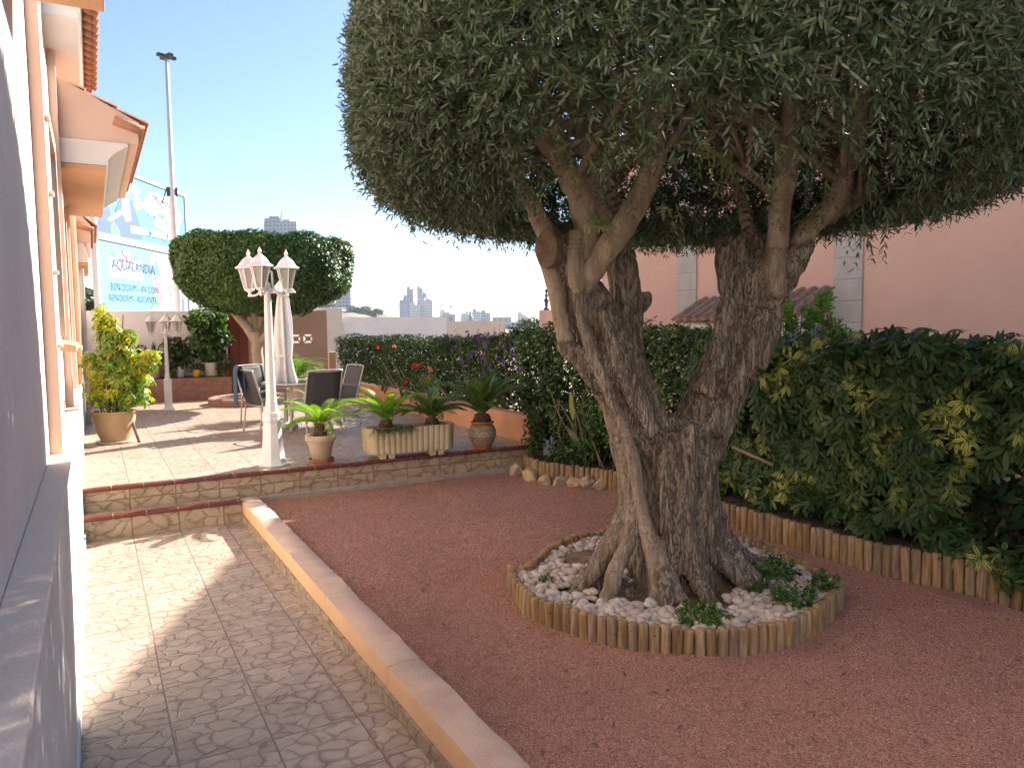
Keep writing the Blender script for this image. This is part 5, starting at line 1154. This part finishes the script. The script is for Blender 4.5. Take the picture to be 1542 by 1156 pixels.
# ================================================================= HEDGES AND SHRUBS
def twigs_in(par, n, x0, x1, y0, y1, z0, z1, r=.010, lean=.25, mat='stem'):
    for k in range(n):
        y = y0+(y1-y0)*(k+.5)/n+random.uniform(-.12, .12); x = random.uniform(x0, x1); m = MB()
        for j in range(random.choice((1, 2, 2))):
            e = Vector((x+random.uniform(-lean, lean*.4), y+random.uniform(-lean, lean), random.uniform(z1*.7, z1)))
            b0 = Vector((x+.03*j, y+.04*j, z0)); m.tube(catmull([b0, b0.lerp(e, .5)+Vector((random.uniform(-.06, .06), random.uniform(-.06, .06), 0)), e], 6), list(np.linspace(r*1.3, r*.5, 13)), 7)
        m.build('stem', M[mat], par, smooth=True)
# variegated umbrella-tree hedge along the right
hg = thing('variegated_hedge', 'tall dense hedge of dark green and yellow variegated leaves along the right side', 'hedge', (4.75, 3.4, .19))
P1_, N1_ = box_shell(3300, 4.50, .6, .36, 5.1, 4.85, 1.59, .24, 'xxxZ'); P1_ = lump(P1_, N1_, .15, 2.1)
low = [(4.52, 4.75, .34, .20), (4.55, 4.15, .36, .22), (4.50, 3.30, .33, .20), (4.48, 2.55, .36, .22), (4.50, 2.15, .32, .24), (4.55, 1.7, .36, .3), (4.46, 3.75, .45, .2)]
Ps, Ns = [P1_], [N1_]
for x, y, z, r in low: k = int(900*r*r*1.4); d = runit(k); Ps.append(np.array((x, y, z))+d*RNG.random((k, 1))**.5*np.array((r*.7, r*1.3, r*.6))); Ns.append(d+np.array((-.4, 0, .3)))
P, N_ = np.concatenate(Ps), np.concatenate(Ns)
thin = np.array([mnoise.noise(Vector((v[1]*2.3, v[2]*2.8, 1.7))) for v in P]); k = (thin > -.38) | (P[:, 2] > 1.0); P, N_ = P[k], N_[k]
a = palm_clusters(P, N_, .060, .115, .30, 8, .42); put('foliage', leaf_mesh('foliage', *a, OVAL), M['scheff'], hg)
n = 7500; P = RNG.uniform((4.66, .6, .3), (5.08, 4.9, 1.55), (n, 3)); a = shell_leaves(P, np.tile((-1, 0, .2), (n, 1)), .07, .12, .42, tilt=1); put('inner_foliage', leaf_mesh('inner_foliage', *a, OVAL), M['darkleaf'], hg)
twigs_in(hg, 7, 4.78, 4.95, 1.9, 4.8, .24, 1.1, .012)
o = MB(); o.tube(catmull([(4.50, 3.98, .62), (4.47, 4.12, .66), (4.52, 4.42, .70)], 6), .014, 8).build('stem', M['stem'], hg, smooth=True)
# soft green hedge behind the olive
mh = thing('green_hedge', 'mid green leafy hedge directly behind the olive trunk', 'hedge', (4.8, 6.7, .19))
P, N_ = box_shell(12500, 4.52, 4.65, .45, 5.15, 8.2, 1.66, .22, 'xxxyZZ'); P = lump(P, N_, .20, 2.4)
a = shell_leaves(P, N_, .035, .065, .5, tilt=.8); put('foliage', leaf_mesh('foliage', *a, OVAL), M['vine'], mh)
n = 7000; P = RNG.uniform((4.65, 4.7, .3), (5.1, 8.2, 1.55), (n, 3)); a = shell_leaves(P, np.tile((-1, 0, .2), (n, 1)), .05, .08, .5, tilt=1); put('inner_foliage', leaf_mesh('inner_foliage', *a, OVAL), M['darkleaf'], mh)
twigs_in(mh, 7, 4.55, 4.7, 5.8, 8.0, .2, 1.1, .008)
# creeper tumbling over the end of the low wall
iv = thing('creeper', 'dark trailing creeper tumbling over the end of the apricot wall', 'creeper', (4.4, 6.6, .2))
Ps, Ns = [], []
for x, y, z, rx, rz in ((4.40, 7.05, .95, .16, .28), (4.24, 7.10, .62, .12, .20), (4.20, 7.05, .42, .12, .12), (4.42, 6.75, .60, .16, .30), (4.32, 6.62, .36, .16, .14), (4.36, 6.35, .40, .15, .18), (4.5, 6.2, .7, .2, .35), (4.38, 7.5, .92, .10, .20), (4.35, 8.1, .95, .10, .20), (4.22, 6.68, .28, .12, .06), (4.5, 5.75, .5, .2, .3), (4.42, 5.55, .34, .14, .12)):
    k = int(14000*rx*rz); d = runit(k); Ps.append(np.array((x, y, z))+d*RNG.random((k, 1))**.5*np.array((rx, rx*1.3, rz))); Ns.append(d+np.array((-.3, 0, .3)))
P, N_ = np.concatenate(Ps), np.concatenate(Ns); a = shell_leaves(P, N_, .03, .055, .6, tilt=.9); put('foliage', leaf_mesh('foliage', *a, OVAL), M['vine'], iv)
m = MB()
for k in range(14):
    s = Vector((4.36+random.uniform(-.05, .1), random.uniform(5.9, 7.3), random.uniform(.2, .5))); e = s+Vector((random.uniform(-.15, .05), random.uniform(-.3, .3), random.uniform(.3, .7))); m.tube(catmull([s, s.lerp(e, .5)+Vector((random.uniform(-.1, .1), random.uniform(-.1, .1), .08)), e], 5), .005, 5)
m.build('stem', M['stem'], iv)
# clipped hedge along the terrace
ch = thing('clipped_hedge', 'straight clipped dark green hedge along the terrace beyond the rose bushes', 'hedge', (4.8, 11.5, .4))
P, N_ = box_shell(30000, 4.40, 8.0, .60, 5.15, 15.4, 1.50, .14, 'xxZZ'); P[:, 2] += np.clip((10.5-P[:, 1])/2.5, 0, 1)*.09; P = lump(P, N_, .12, 3)
a = shell_leaves(P, N_, .028, .05, .55, tilt=.8); put('foliage', leaf_mesh('foliage', *a, OVAL), M['hedge'], ch)
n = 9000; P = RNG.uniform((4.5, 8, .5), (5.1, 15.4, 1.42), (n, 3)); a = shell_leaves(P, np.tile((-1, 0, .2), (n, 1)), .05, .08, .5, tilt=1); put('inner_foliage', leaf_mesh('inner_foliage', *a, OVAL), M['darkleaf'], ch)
# pale green bush rising above the hedge by the pink house
lb = thing('shrub', 'bright green leafy shrub rising above the hedge against the pink house', 'shrub', (5.5, 4.8, 0))
Ps, Ds = [], []
for x, y, z in ((1245, 436, 0), (1190, 445, 0), (1215, 470, 0), (1250, 470, 0), (1275, 490, 0), (1195, 490, 0), (1230, 492, 0), (1262, 500, 0), (1180, 505, 0), (1210, 508, 0), (1240, 508, 0), (1290, 508, 0), (1150, 500, 0), (1020, 492, 0), (1000, 498, 0), (1050, 500, 0), (1220, 455, 0), (1185, 470, 0)):
    for k in range(8): p = at_x(x+random.uniform(-13, 13), y+random.uniform(-3, 16), 5.35+random.uniform(-.08, .12)); Ps.append(tuple(p-Vector((0, 0, .13)))); Ds.append((random.uniform(-.5, .3), random.uniform(-.5, .5), 1))
a = shoots(np.array(Ps), np.array(Ds), 12, .024, .055, .085, .8); put('foliage', leaf_mesh('foliage', *a, a[3]*.48, OVAL), M['lime'], lb)
m = MB()
for p in Ps: m.tube(catmull([(5.4, 4.6+.4*(p[1]-4.6), .4), (5.4, p[1], 1.2), p], 4), .005, 5)
m.build('stem', M['stem'], lb)
# flowering bushes
def blossom(par, p, r, mat, n=9):
    q = np.tile(np.array(p), (n, 1)); D = runit(n)+np.array((-.25, -.35, .25)); put('flower', leaf_mesh('flower', q, D, runit(n), r, r*.9, PETAL), M[mat], par)
pb = thing('flowering_bush', 'loose bush with purple flowers rising over the hedge', 'bush', (4.35, 8.5, .5))
Ps, Ns = [], []
for k in range(44):
    s = at_x(random.uniform(690, 790), random.uniform(515, 600), 4.32); Ps.append(tuple(s)); Ns.append((random.uniform(-.5, .3), random.uniform(-.4, .4), 1))
a = shoots(np.array(Ps), np.array(Ns), 22, .022, .03, .05, .8); put('foliage', leaf_mesh('foliage', *a, a[3]*.3, OVAL), M['vine'], pb)
m = MB()
for p in Ps[::2]: m.tube([(4.45, p[1], .7), p, (p[0], p[1], p[2]+.15)], .003, 4)
for x, y in ((752, 488), (744, 492), (760, 494), (735, 497), (768, 498)): p = at_x(x, y, 4.4); m.tube([p-Vector((0, 0, .35)), p], .0028, 4)
m.build('stem', M['stem'], pb)
for x, y in ((705, 505), (722, 506), (734, 506), (730, 515), (731, 522), (686, 524), (709, 536), (726, 539), (749, 539), (757, 524), (770, 524), (774, 535), (736, 552), (736, 556), (727, 562), (728, 571), (695, 542), (785, 558), (757, 543), (721, 512), (703, 500), (745, 502), (716, 530), (775, 549), (757, 598), (733, 580)): blossom(pb, at_x(x, y, 4.22), .030, 'purpleflower', 8)
rb = thing('rose_bush', 'rose bush with red and pink blooms behind the fluted trough', 'bush', (4.2, 9.8, .5))
a_ = [(565, 530), (590, 528), (600, 550), (625, 556), (612, 580), (580, 570), (635, 575), (560, 560), (600, 600), (625, 600), (575, 545), (610, 565)]
Ps = [tuple(at_x(x+random.uniform(-8, 8), y+random.uniform(0, 12), 4.2)) for x, y in a_ for _ in range(5)]; Ns = [(random.uniform(-.5, .3), random.uniform(-.5, .5), .9) for _ in Ps]
a = shoots(np.array(Ps)-np.array((0, 0, .16)), np.array(Ns), 16, .022, .035, .06, .9); put('foliage', leaf_mesh('foliage', *a, a[3]*.55, OVAL), M['vine'], rb)
m = MB()
for p in Ps[::2]: m.tube([(4.3, p[1]*.6+9.8*.4, .5), (p[0], p[1], p[2])], .004, 4)
m.build('stem', M['stem'], rb)
for x, y, r, c_ in ((569, 523, .034, 'redflower'), (594, 522, .034, 'pinkflower'), (624, 551, .042, 'redflower'), (632, 551, .036, 'redflower'), (611, 576, .034, 'redflower'), (641, 572, .026, 'redflower')): blossom(rb, at_x(x, y, 4.05), r, c_, 16)
ob = thing('rose_bush', 'rose bush with a single orange bloom and yellowish leaves', 'bush', (4.15, 9, .5))
Ps = [tuple(at_x(random.uniform(622, 665), random.uniform(565, 610), 4.12)) for _ in range(26)]; Ns = [(random.uniform(-.5, .3), random.uniform(-.5, .5), .9) for _ in Ps]
a = shoots(np.array(Ps)-np.array((0, 0, .1)), np.array(Ns), 14, .02, .035, .055, .9); put('foliage', leaf_mesh('foliage', *a, a[3]*.55, OVAL), M['lime'], ob)
m = MB()
for p in Ps[::2]: m.tube([(4.25, 9, .5), p], .0035, 4)
m.tube([at_x(648, 600, 4.1), at_x(648, 558, 4.05)], .003, 5); m.build('stem', M['stem'], ob); blossom(ob, at_x(648, 557, 4.05), .040, 'orangeflower', 16)
# broad-leaved plant in the bed
bp = thing('strelitzia', 'tall broad leaved plant with one yellow leaf beside the low rocks', 'plant', (4.42, 6.2, .2))
for k, (x0, y0, x1, y1, w, mt) in enumerate(((842, 645, 820, 602, .07, 'banana'), (863, 636, 859, 589, .055, 'yellow_leaf'), (880, 690, 876, 640, .05, 'banana'), (868, 668, 852, 640, .045, 'banana'), (892, 650, 888, 600, .04, 'banana'), (885, 700, 868, 665, .075, 'banana'), (905, 640, 902, 595, .04, 'banana'), (838, 636, 828, 612, .03, 'banana'))):
    a_, b_ = at_x(x0, y0, 4.40), at_x(x1, y1, 4.36); d = np.array([tuple(b_-a_)]); ln = (b_-a_).length
    lf = put('leaf', leaf_mesh('leaf', np.array([tuple(a_)]), d, np.array([(-.8, -.6, .25)]), ln, w*1.2, OVAL), M[mt], bp); md = lf.modifiers.new('s', 'SUBSURF'); md.levels = md.render_levels = 2
    MB().tube(catmull([at_z(866+k*3, 706, .24), at_x((x0+866+k*3)/2, (y0+706)/2, 4.41), a_], 5), .006, 6).build('stalk', M['stem'] if k == 0 else M['banana'], bp, smooth=True)

# ================================================================= BEYOND THE GARDEN
def board(name, label, p0, p1, z0, z1, base, texts, shapes):
    """advertising board on its own steel posts; printed picture lies flat on the panel"""
    u = Vector((p1.x-p0.x, p1.y-p0.y, 0)); Wd = u.length; u.normalize(); n_ = Vector((u.y, -u.x, 0)); t = thing(name, label, 'billboard', (p0.x, p0.y, z0))
    Mx = Matrix(((u.x, 0, n_.x, p0.x), (u.y, 0, n_.y, p0.y), (0, 1, 0, z0), (0, 0, 0, 1))); H = z1-z0
    MB().box(0, 0, -.06, Wd, H, 0, M=Mx).build('panel', M[base], t)
    f = MB(); w = .07
    f.box(-w, -w, -.08, Wd+w, 0, .03, M=Mx).box(-w, H, -.08, Wd+w, H+w, .03, M=Mx).box(-w, 0, -.08, 0, H, .03, M=Mx).box(Wd, 0, -.08, Wd+w, H, .03, M=Mx); f.build('frame', M['cornice'], t)
    mats = sorted({s[0] for s in shapes}); pc = MB()
    for k, (mt, pts) in enumerate(shapes): pc.poly([Mx@Vector((a*Wd, b_*H, .003+.0005*k)) for a, b_ in pts], n_*.0004, mats.index(mt))
    if shapes: pc.build('picture', [M[x] for x in mats], t)
    for body, ux, uz, sz, mt in texts:
        cu = bpy.data.curves.new('lettering', 'FONT'); cu.body = body; cu.size = sz; cu.extrude = .0015; o = bpy.data.objects.new('lettering', cu); link(o); dg_ = bpy.context.evaluated_depsgraph_get(); dg_.update()
        me = bpy.data.meshes.new_from_object(o.evaluated_get(dg_)); bpy.data.objects.remove(o); me.transform(Mx@Matrix.Translation((ux*Wd, uz*H, .0165))); me.name = 'lettering'; put('lettering', me, M[mt], t)
    for s in (.03, .5, .97): q_ = Mx@Vector((s*Wd, 0, -.12)); MB().box(q_.x-.05, q_.y-.05, -.06, q_.x+.05, q_.y+.05, z0+H*.9).build('post', M['bluesteel'], t)
    return t
for k, c_ in (('adblue', (.13, .42, .58)), ('adfaint', (.11, .27, .36)), ('adpale', (.19, .40, .50)), ('adwhite', (.78, .78, .78)), ('adnavy', (.10, .17, .30)), ('adskin', (.62, .42, .32)), ('adgreen', (.18, .38, .2)), ('adpink', (.72, .25, .35)), ('adyellow', (.78, .65, .2)), ('adgrey', (.25, .30, .36)), ('adlilac', (.34, .31, .43)), ('bluesteel', (.07, .13, .24))): M[k] = flat('print_'+k if k != 'bluesteel' else 'blue_steel', c_)
PB0 = at_y(142, 300, 18); dB = depth(PB0); PB1 = at_d(277, 300, dB*1.27)
zz = lambda y: at_d(142, y, dB).z
def ell(cx_, cy_, rx, ry, n=16, a0=0): return [(cx_+rx*math.cos(2*PI*j/n+a0), cy_+ry*math.sin(2*PI*j/n+a0)) for j in range(n)]
board('billboard', 'upper blue billboard showing a man in dark clothes beside a white cloud', PB0, PB1, zz(349), zz(243), 'adblue',
      [('Mundomar', .60, .70, .30, 'adnavy'), ('BENIDORM', .42, .12, .20, 'adpale'), ('ALICANTE', .68, .10, .20, 'adpale')],
      [('adwhite', ell(.70, .72, .20, .17)), ('adwhite', ell(.58, .62, .10, .12)), ('adwhite', ell(.84, .60, .12, .16)), ('adwhite', ell(.75, .38, .17, .10)), ('adwhite', ell(.40, .80, .05, .08)), ('adwhite', ell(.42, .60, .05, .10)),
       ('adnavy', [(.0, 0), (.05, .3), (.12, .45), (.16, .2), (.17, 0)]), ('adnavy', [(.17, 0), (.19, .42), (.26, .66), (.36, .62), (.43, .30), (.46, .05), (.34, .02)]), ('adwhite', [(.26, .62), (.33, .62), (.34, .30), (.29, .26), (.25, .40)]), ('adskin', ell(.295, .76, .045, .085)), ('adgrey', ell(.295, .70, .034, .04)), ('adskin', [(.10, .22), (.14, .20), (.25, .36), (.23, .41), (.15, .30)]), ('adgreen', [(.13, 0), (.13, .14), (.17, .22), (.22, .10), (.22, 0)]), ('adskin', ell(.115, .48, .03, .06)),
       ('adgrey', [(.52, .44), (.58, .62), (.63, .58), (.66, .40), (.70, .32), (.64, .36), (.60, .48)]), ('adgrey', ell(.74, .47, .04, .09)), ('adgreen', ell(.745, .42, .022, .05)), ('adgrey', [(.82, .30), (.88, .46), (.92, .44), (.90, .26)]),
       ('adwhite', [(.33, .10), (.52, .12), (.52, .24), (.33, .22)]), ('adwhite', [(.55, .12), (.74, .14), (.74, .26), (.55, .24)]), ('adwhite', [(.76, .14), (.93, .16), (.93, .27), (.76, .26)])])
board('billboard', 'lower pale billboard with a yellow edged logo, faint lettering and standing figures', PB0, PB1, zz(505), zz(359), 'adpale',
      [('AQUALANDIA', .125, .715, .30, 'adnavy'), ('Sea', .23, .815, .34, 'adpink'), ('BENIDORM - AV.COM', .11, .49, .22, 'adfaint'), ('BENIDORM - ALICANTE', .09, .375, .20, 'adfaint')],
      [('adlilac', [(.48, 0), (.55, .5), (.52, .98), (.995, .98), (.995, 0)]), ('adwhite', [(.10, .66), (.10, .84), (.25, .92), (.42, .86), (.44, .66)]), ('adyellow', [(.10, .63), (.10, .685), (.44, .675), (.44, .62)]), ('adblue', ell(.15, .86, .035, .025)), ('adblue', ell(.37, .86, .035, .025)), ('adnavy', [(.13, .80), (.2, .815), (.32, .80), (.41, .775), (.41, .79), (.3, .82), (.2, .832)]),
       ('adblue', [(.57, .70), (.585, .84), (.60, .90), (.615, .84), (.64, .70)]), ('adpink', [(.585, .55), (.585, .69), (.64, .69), (.65, .55), (.67, .40), (.66, .34)]), ('adgreen', [(.52, .30), (.55, .45), (.60, .48), (.63, .40), (.60, .30), (.57, .36)]), ('adskin', ell(.70, .56, .02, .035)), ('adyellow', [(.66, .26), (.67, .45), (.70, .53), (.735, .45), (.75, .26)]), ('adskin', ell(.76, .58, .02, .035)), ('adgrey', [(.74, .26), (.745, .45), (.765, .54), (.785, .45), (.79, .26)]),
       ('adskin', ell(.865, .68, .022, .04)), ('adpink', [(.845, .26), (.85, .5), (.87, .64), (.885, .5), (.90, .26)]), ('adskin', ell(.90, .52, .02, .03)), ('adnavy', [(.89, .26), (.89, .42), (.91, .48), (.93, .42), (.93, .26)])])
mt_ = at_y(268, 470, 16.8); tp1 = at_y(249, 82, 16.8); t = thing('floodlight_mast', 'very tall slim white floodlight mast in front of the billboards', 'mast', (mt_.x, 16.8, -.06))
zt_ = tp1.z
MB().tube([(0, 0, 0), (0, 0, zt_*.62), (0, 0, zt_*.622), (0, 0, zt_)], [.085, .066, .050, .034], 14).build('pole', M['mast'], t, world=False, smooth=True)
m = MB(); m.lathe([(.05, zt_-.03), (.09, zt_), (.09, zt_+.03), (.03, zt_+.06)], 14)
for k in range(4): m.box(.05, -.05, zt_-.01, .19, .05, zt_+.05, M=Matrix.Rotation(k*PI/2+.4, 4, 'Z'))
m.build('lamp_head', M['darkmetal'], t, world=False, bevel=.01)
MB().box(-.11, -.015, zt_*.62, .09, .015, zt_*.645).tube([(-.1, 0, zt_*.645), (-.2, 0, zt_*.60)], .014, 6).build('bracket', M['darkmetal'], t, world=False)
def far_tree(label, p, r, h, n, L=.3, group='trees beyond the garden'):
    t = thing('background_tree', label, 'tree', p, 0, group); c_ = Vector(p)
    MB().tube([c_, c_+Vector((0, 0, h*.55))], [r*.10, r*.05], 8).build('trunk', M['stem'], t)
    Ps, Ns = [], []
    for k in range(7):
        o_ = np.array((random.gauss(0, r*.4), random.gauss(0, r*.4), h*random.uniform(.45, .85))); rr = r*random.uniform(.4, .65); d = runit(n//7); Ps.append(np.array(p)+o_+d*RNG.random((n//7, 1))**.4*rr*np.array((1, 1, .75))); Ns.append(d)
    P, N_ = np.concatenate(Ps), np.concatenate(Ns); a = shell_leaves(P, N_, L*.6, L, .6, tilt=.9); put('crown', leaf_mesh('crown', *a, QUAD), M['farleaf'], t)
far_tree('dark green tree behind the billboards close to the peach house', tuple(at_y(124, 470, 27))[:2]+(-.06,), 1.1, 3.9, 1800, .3)
far_tree('dark green tree at the right edge of the lower billboard', tuple(at_y(290, 470, 27))[:2]+(-.06,), 1.5, 2.9, 1800, .3)
far_tree('low dark tree just left of the clipped garden tree', tuple(at_y(330, 470, 30))[:2]+(-.06,), 2.0, 2.7, 1800, .3)
pp = at_d(826, 470, 22); t = thing('pink_pier', 'short pink pier carrying a dark ornament left of the olive trunk', 'pier', (pp.x, pp.y, -.06))
zt_ = at_d(826, 467, 22).z; MB().box(pp.x-.2, pp.y-.2, -.06, pp.x+.22, pp.y+.2, zt_).build('pier_body', M['pink'], t)
o = thing('ornament', 'dark slender ornament standing on the short pink pier', 'ornament', (pp.x-.07, pp.y, zt_))
MB().lathe([(.09, 0), (.09, .05), (.04, .08), (.05, .2), (.08, .3), (.03, .36), (.05, .42), (.02, .5), (.05, .56), (.01, .62)], 10).build('ornament_body', M['darkmetal'], o, world=False)
# distant city: blocks stand on the plain about a kilometre away
def facade(name, wall, win, fl=3.1, bay_=3.4):
    t = NT(name); v = t.n('SeparateXYZ', {0: t.coord('World')}); z = t.math('FRACT', t.math('MULTIPLY', v.outputs[2], 1/fl)); h = t.math('FRACT', t.math('MULTIPLY', t.math('ADD', v.outputs[0], t.math('MULTIPLY', v.outputs[1], -.56)), 1/bay_))
    w = t.math('MULTIPLY', t.math('MULTIPLY', t.math('GREATER_THAN', z, .32), t.math('LESS_THAN', z, .85)), t.math('GREATER_THAN', h, .4)); t.bsdf(t.mix(w, wall, win), .8); return t.m
M['f1'] = facade('grey_facade', (.34, .36, .42), (.15, .18, .23)); M['f2'] = facade('pale_facade', (.60, .56, .50), (.33, .33, .34)); M['f3'] = facade('blue_facade', (.40, .46, .54), (.2, .25, .32)); M['f4'] = facade('white_facade', (.62, .60, .57), (.4, .41, .43))
def block(label, boxes, d, mat, nm='tower_block', cat='building', grp='distant city buildings'):
    x0 = sum(b_[0] for b_ in boxes)/len(boxes); p = at_d(x0, 480, d); t = thing(nm, label, cat, (p.x, p.y, -.06), -YAW, grp)
    right = Vector((math.cos(YAW), -math.sin(YAW), 0))
    for k, (xa, xb, yt, dd) in enumerate(boxes):
        a_, b_ = at_d(xa, yt, d+dd), at_d(xb, yt, d+dd); la = (a_-p).dot(right); lb_ = (b_-p).dot(right); dep = (b_-a_).length*.8
        MB().box(la, dd, 0, lb_, dd+dep, a_.z+.06).box(la+.5, dd+.5, a_.z+.06, la+(lb_-la)*.5, dd+dep*.6, a_.z+3).build('tower' if k else 'main_block', M[mat], t, world=False)
    return t
block('grey tower rising behind the clipped tree with a thin antenna', [(397, 446, 334, 0), (404, 436, 331, 5)], 620, 'f1')
an = at_d(423, 334, 620); o = MB().tube([an, at_d(424, 316, 620)], [1.0, .3], 6).build('antenna', M['mast']); tag(o, 'thin pale antenna on top of the tower behind the clipped tree', 'antenna')
block('slim grey tower on the hillside right of the clipped tree', [(505, 527, 423, 0)], 640, 'f1')
block('left dark half of the stepped twin tower', [(601, 612, 455, 0), (607, 616, 448, 4), (612, 622, 435, 8)], 950, 'f1')
block('right dark half of the stepped twin tower', [(628, 636, 434, 0), (634, 642, 441, 6), (640, 648, 450, 12)], 960, 'f1')
block('pale block standing in front of the stepped twin tower', [(616, 632, 459, 0), (628, 651, 452, 10)], 880, 'f2')
block('small unfinished block under the tower crane', [(662, 677, 470, 0)], 900, 'f4')
block('low pale building between the crane and the blue block', [(694, 712, 476, 0), (700, 710, 473, 6)], 850, 'f2')
block('blue glazed block right of the crane', [(711, 724, 469, 0)], 900, 'f3')
block('grey blue block beside the glazed one', [(724, 738, 471, 0)], 910, 'f1')
block('pale domed looking block far right near the green tree', [(779, 790, 474, 0), (782, 787, 471, 4), (788, 797, 478, 8)], 900, 'f4')
block('low white warehouse right of the neighbouring wall', [(665, 706, 484, 0)], 300, 'f4', 'warehouse'); block('cream building edge behind the purple flowers', [(704, 716, 481, 0)], 280, 'f2', 'house'); block('long low pale houses near the green tree', [(740, 800, 485, 0)], 420, 'f4', 'house')
cr = thing('tower_crane', 'distant tower crane over the unfinished block', 'crane', tuple(at_d(665, 480, 900))[:2]+(0,), -YAW)
zc = at_d(665, 457, 900).z; zj = at_d(665, 460, 900).z; s_ = 900/FPX
MB().box(-.7, -.7, 0, .7, .7, zc).build('crane_mast', M['cornice'], cr, world=False); MB().box(-12*s_, -.6, zj-.6, 15*s_, .6, zj+.4).build('jib', M['cornice'], cr, world=False); MB().box(12.5*s_, -1.5, zj-3.4, 16*s_, 1.5, zj-.61).build('counterweight', M['mast'], cr, world=False)
# low hill with scrub
def hill():
    m = MB(); nx, ny = 60, 14; vs = []
    for j in range(ny):
        for i in range(nx):
            x = 300+330*i/(nx-1); d = 470+150*j/(ny-1); top = np.interp(x, [300, 480, 512, 560, 585, 610, 630], [458, 460, 461, 468, 474, 480, 486]); b0 = at_d(x, 480, d); zt2 = at_d(x, float(top), 560).z
            f = math.sin(PI*min(1, j/(ny-1)*.62)); vs.append((b0.x, b0.y, -1+(zt2+1)*f+2.2*mnoise.noise(Vector((x*.05, d*.02, 0)))*f))
    m.add(vs, [(j*nx+i, j*nx+i+1, (j+1)*nx+i+1, (j+1)*nx+i) for j in range(ny-1) for i in range(nx-1)]); o = m.build('hill', M['hill'], smooth=True); struct(o)
M['hill'] = pm('scrub_hill', (.33, .26, .18), (.16, .17, .09), .05, .95, 0)
hill()
for k, (x, y, h) in enumerate(((492, 464, 9), (500, 460, 8), (486, 470, 10), (530, 463, 6), (540, 465, 6), (549, 465, 7), (557, 467, 5), (570, 467, 6), (562, 470, 4), (590, 479, 4))):
    p = at_d(x, y+4, 540); far_tree('dark scrub tree on the distant hillside', tuple(p-Vector((0, 0, 3)))[:3], h*.55, h, 500, 1.6, 'scrub trees on the hill')
for k, (x, d) in enumerate(((797, 70), (806, 74), (812, 66))):
    p = at_d(x, 492, d); far_tree('green tree beyond the hedge left of the short pink pier', (p.x, p.y, -.06), 1.4, at_d(x, (480, 478, 482)[k], d).z*1.05, 900, .35, 'green trees near the pink pier')
# thin sea haze over the plain: far blocks fade, the garden stays clear
hz = MB().box(-900, -40, -1.1, 1250, 1150, 104).build('haze', M['white']); hz.data.materials.clear()
hm = bpy.data.materials.new('haze_air'); hm.use_nodes = True; hn = hm.node_tree; hn.nodes.clear(); ho = hn.nodes.new('ShaderNodeOutputMaterial'); pv = hn.nodes.new('ShaderNodeVolumePrincipled')
pv.inputs['Color'].default_value = (.88, .92, 1, 1); pv.inputs['Density'].default_value = .0002; pv.inputs['Anisotropy'].default_value = .2; hn.links.new(pv.outputs[0], ho.inputs['Volume']); hz.data.materials.append(hm); stuff(hz); tag(hz, 'thin pale haze over the distant city', 'haze')
# ================================================================= CAMERA, SUN, SKY
cam = bpy.data.cameras.new('camera'); co_ = bpy.data.objects.new('camera', cam); link(co_); cam.sensor_width = 36; cam.lens = 36*FPX/IW; cam.clip_start = .02; cam.clip_end = 6000
co_.location = (0, 0, CAMZ); co_.rotation_mode = 'QUATERNION'
co_.rotation_quaternion = (Matrix.Rotation(-YAW, 3, 'Z')@Matrix.Rotation(PI/2-PITCH, 3, 'X')@Matrix.Rotation(-ROLL, 3, 'Z')).to_quaternion()
sc = bpy.context.scene; sc.camera = co_
SUN_AZ, SUN_EL = R(66), R(33)          # azimuth clockwise from +Y
sd = Vector((math.sin(SUN_AZ)*math.cos(SUN_EL), math.cos(SUN_AZ)*math.cos(SUN_EL), math.sin(SUN_EL)))
sl = bpy.data.lights.new('sun', 'SUN'); sl.energy = 5.0; sl.angle = R(.53); sl.color = (1, .95, .87); so = bpy.data.objects.new('sun', sl); link(so); so.rotation_euler = sd.to_track_quat('Z', 'Y').to_euler(); so.location = (20, 20, 30)
w = bpy.data.worlds.new('World'); sc.world = w; w.use_nodes = True; nt = w.node_tree; bg = nt.nodes['Background']
sky = nt.nodes.new('ShaderNodeTexSky'); sky.sky_type = 'NISHITA'; sky.sun_disc = False; sky.sun_elevation = SUN_EL; sky.sun_rotation = SUN_AZ; sky.air_density = 1.0; sky.dust_density = .35; sky.ozone_density = 3.2; sky.altitude = 20
nt.links.new(sky.outputs[0], bg.inputs[0]); bg.inputs[1].default_value = .077
vs_ = sc.view_settings; sc.display_settings.display_device = 'sRGB'; vs_.view_transform = 'Standard'; vs_.look = 'None'; vs_.gamma = 1; vs_.exposure = 1.58
sc.cycles.max_bounces = 7; sc.cycles.diffuse_bounces = 4; sc.cycles.glossy_bounces = 3; sc.cycles.transmission_bounces = 4; sc.cycles.transparent_max_bounces = 10; sc.cycles.caustics_reflective = False; sc.cycles.caustics_refractive = False
sc.cycles.use_denoising = True; sc.cycles.sample_clamp_indirect = 6
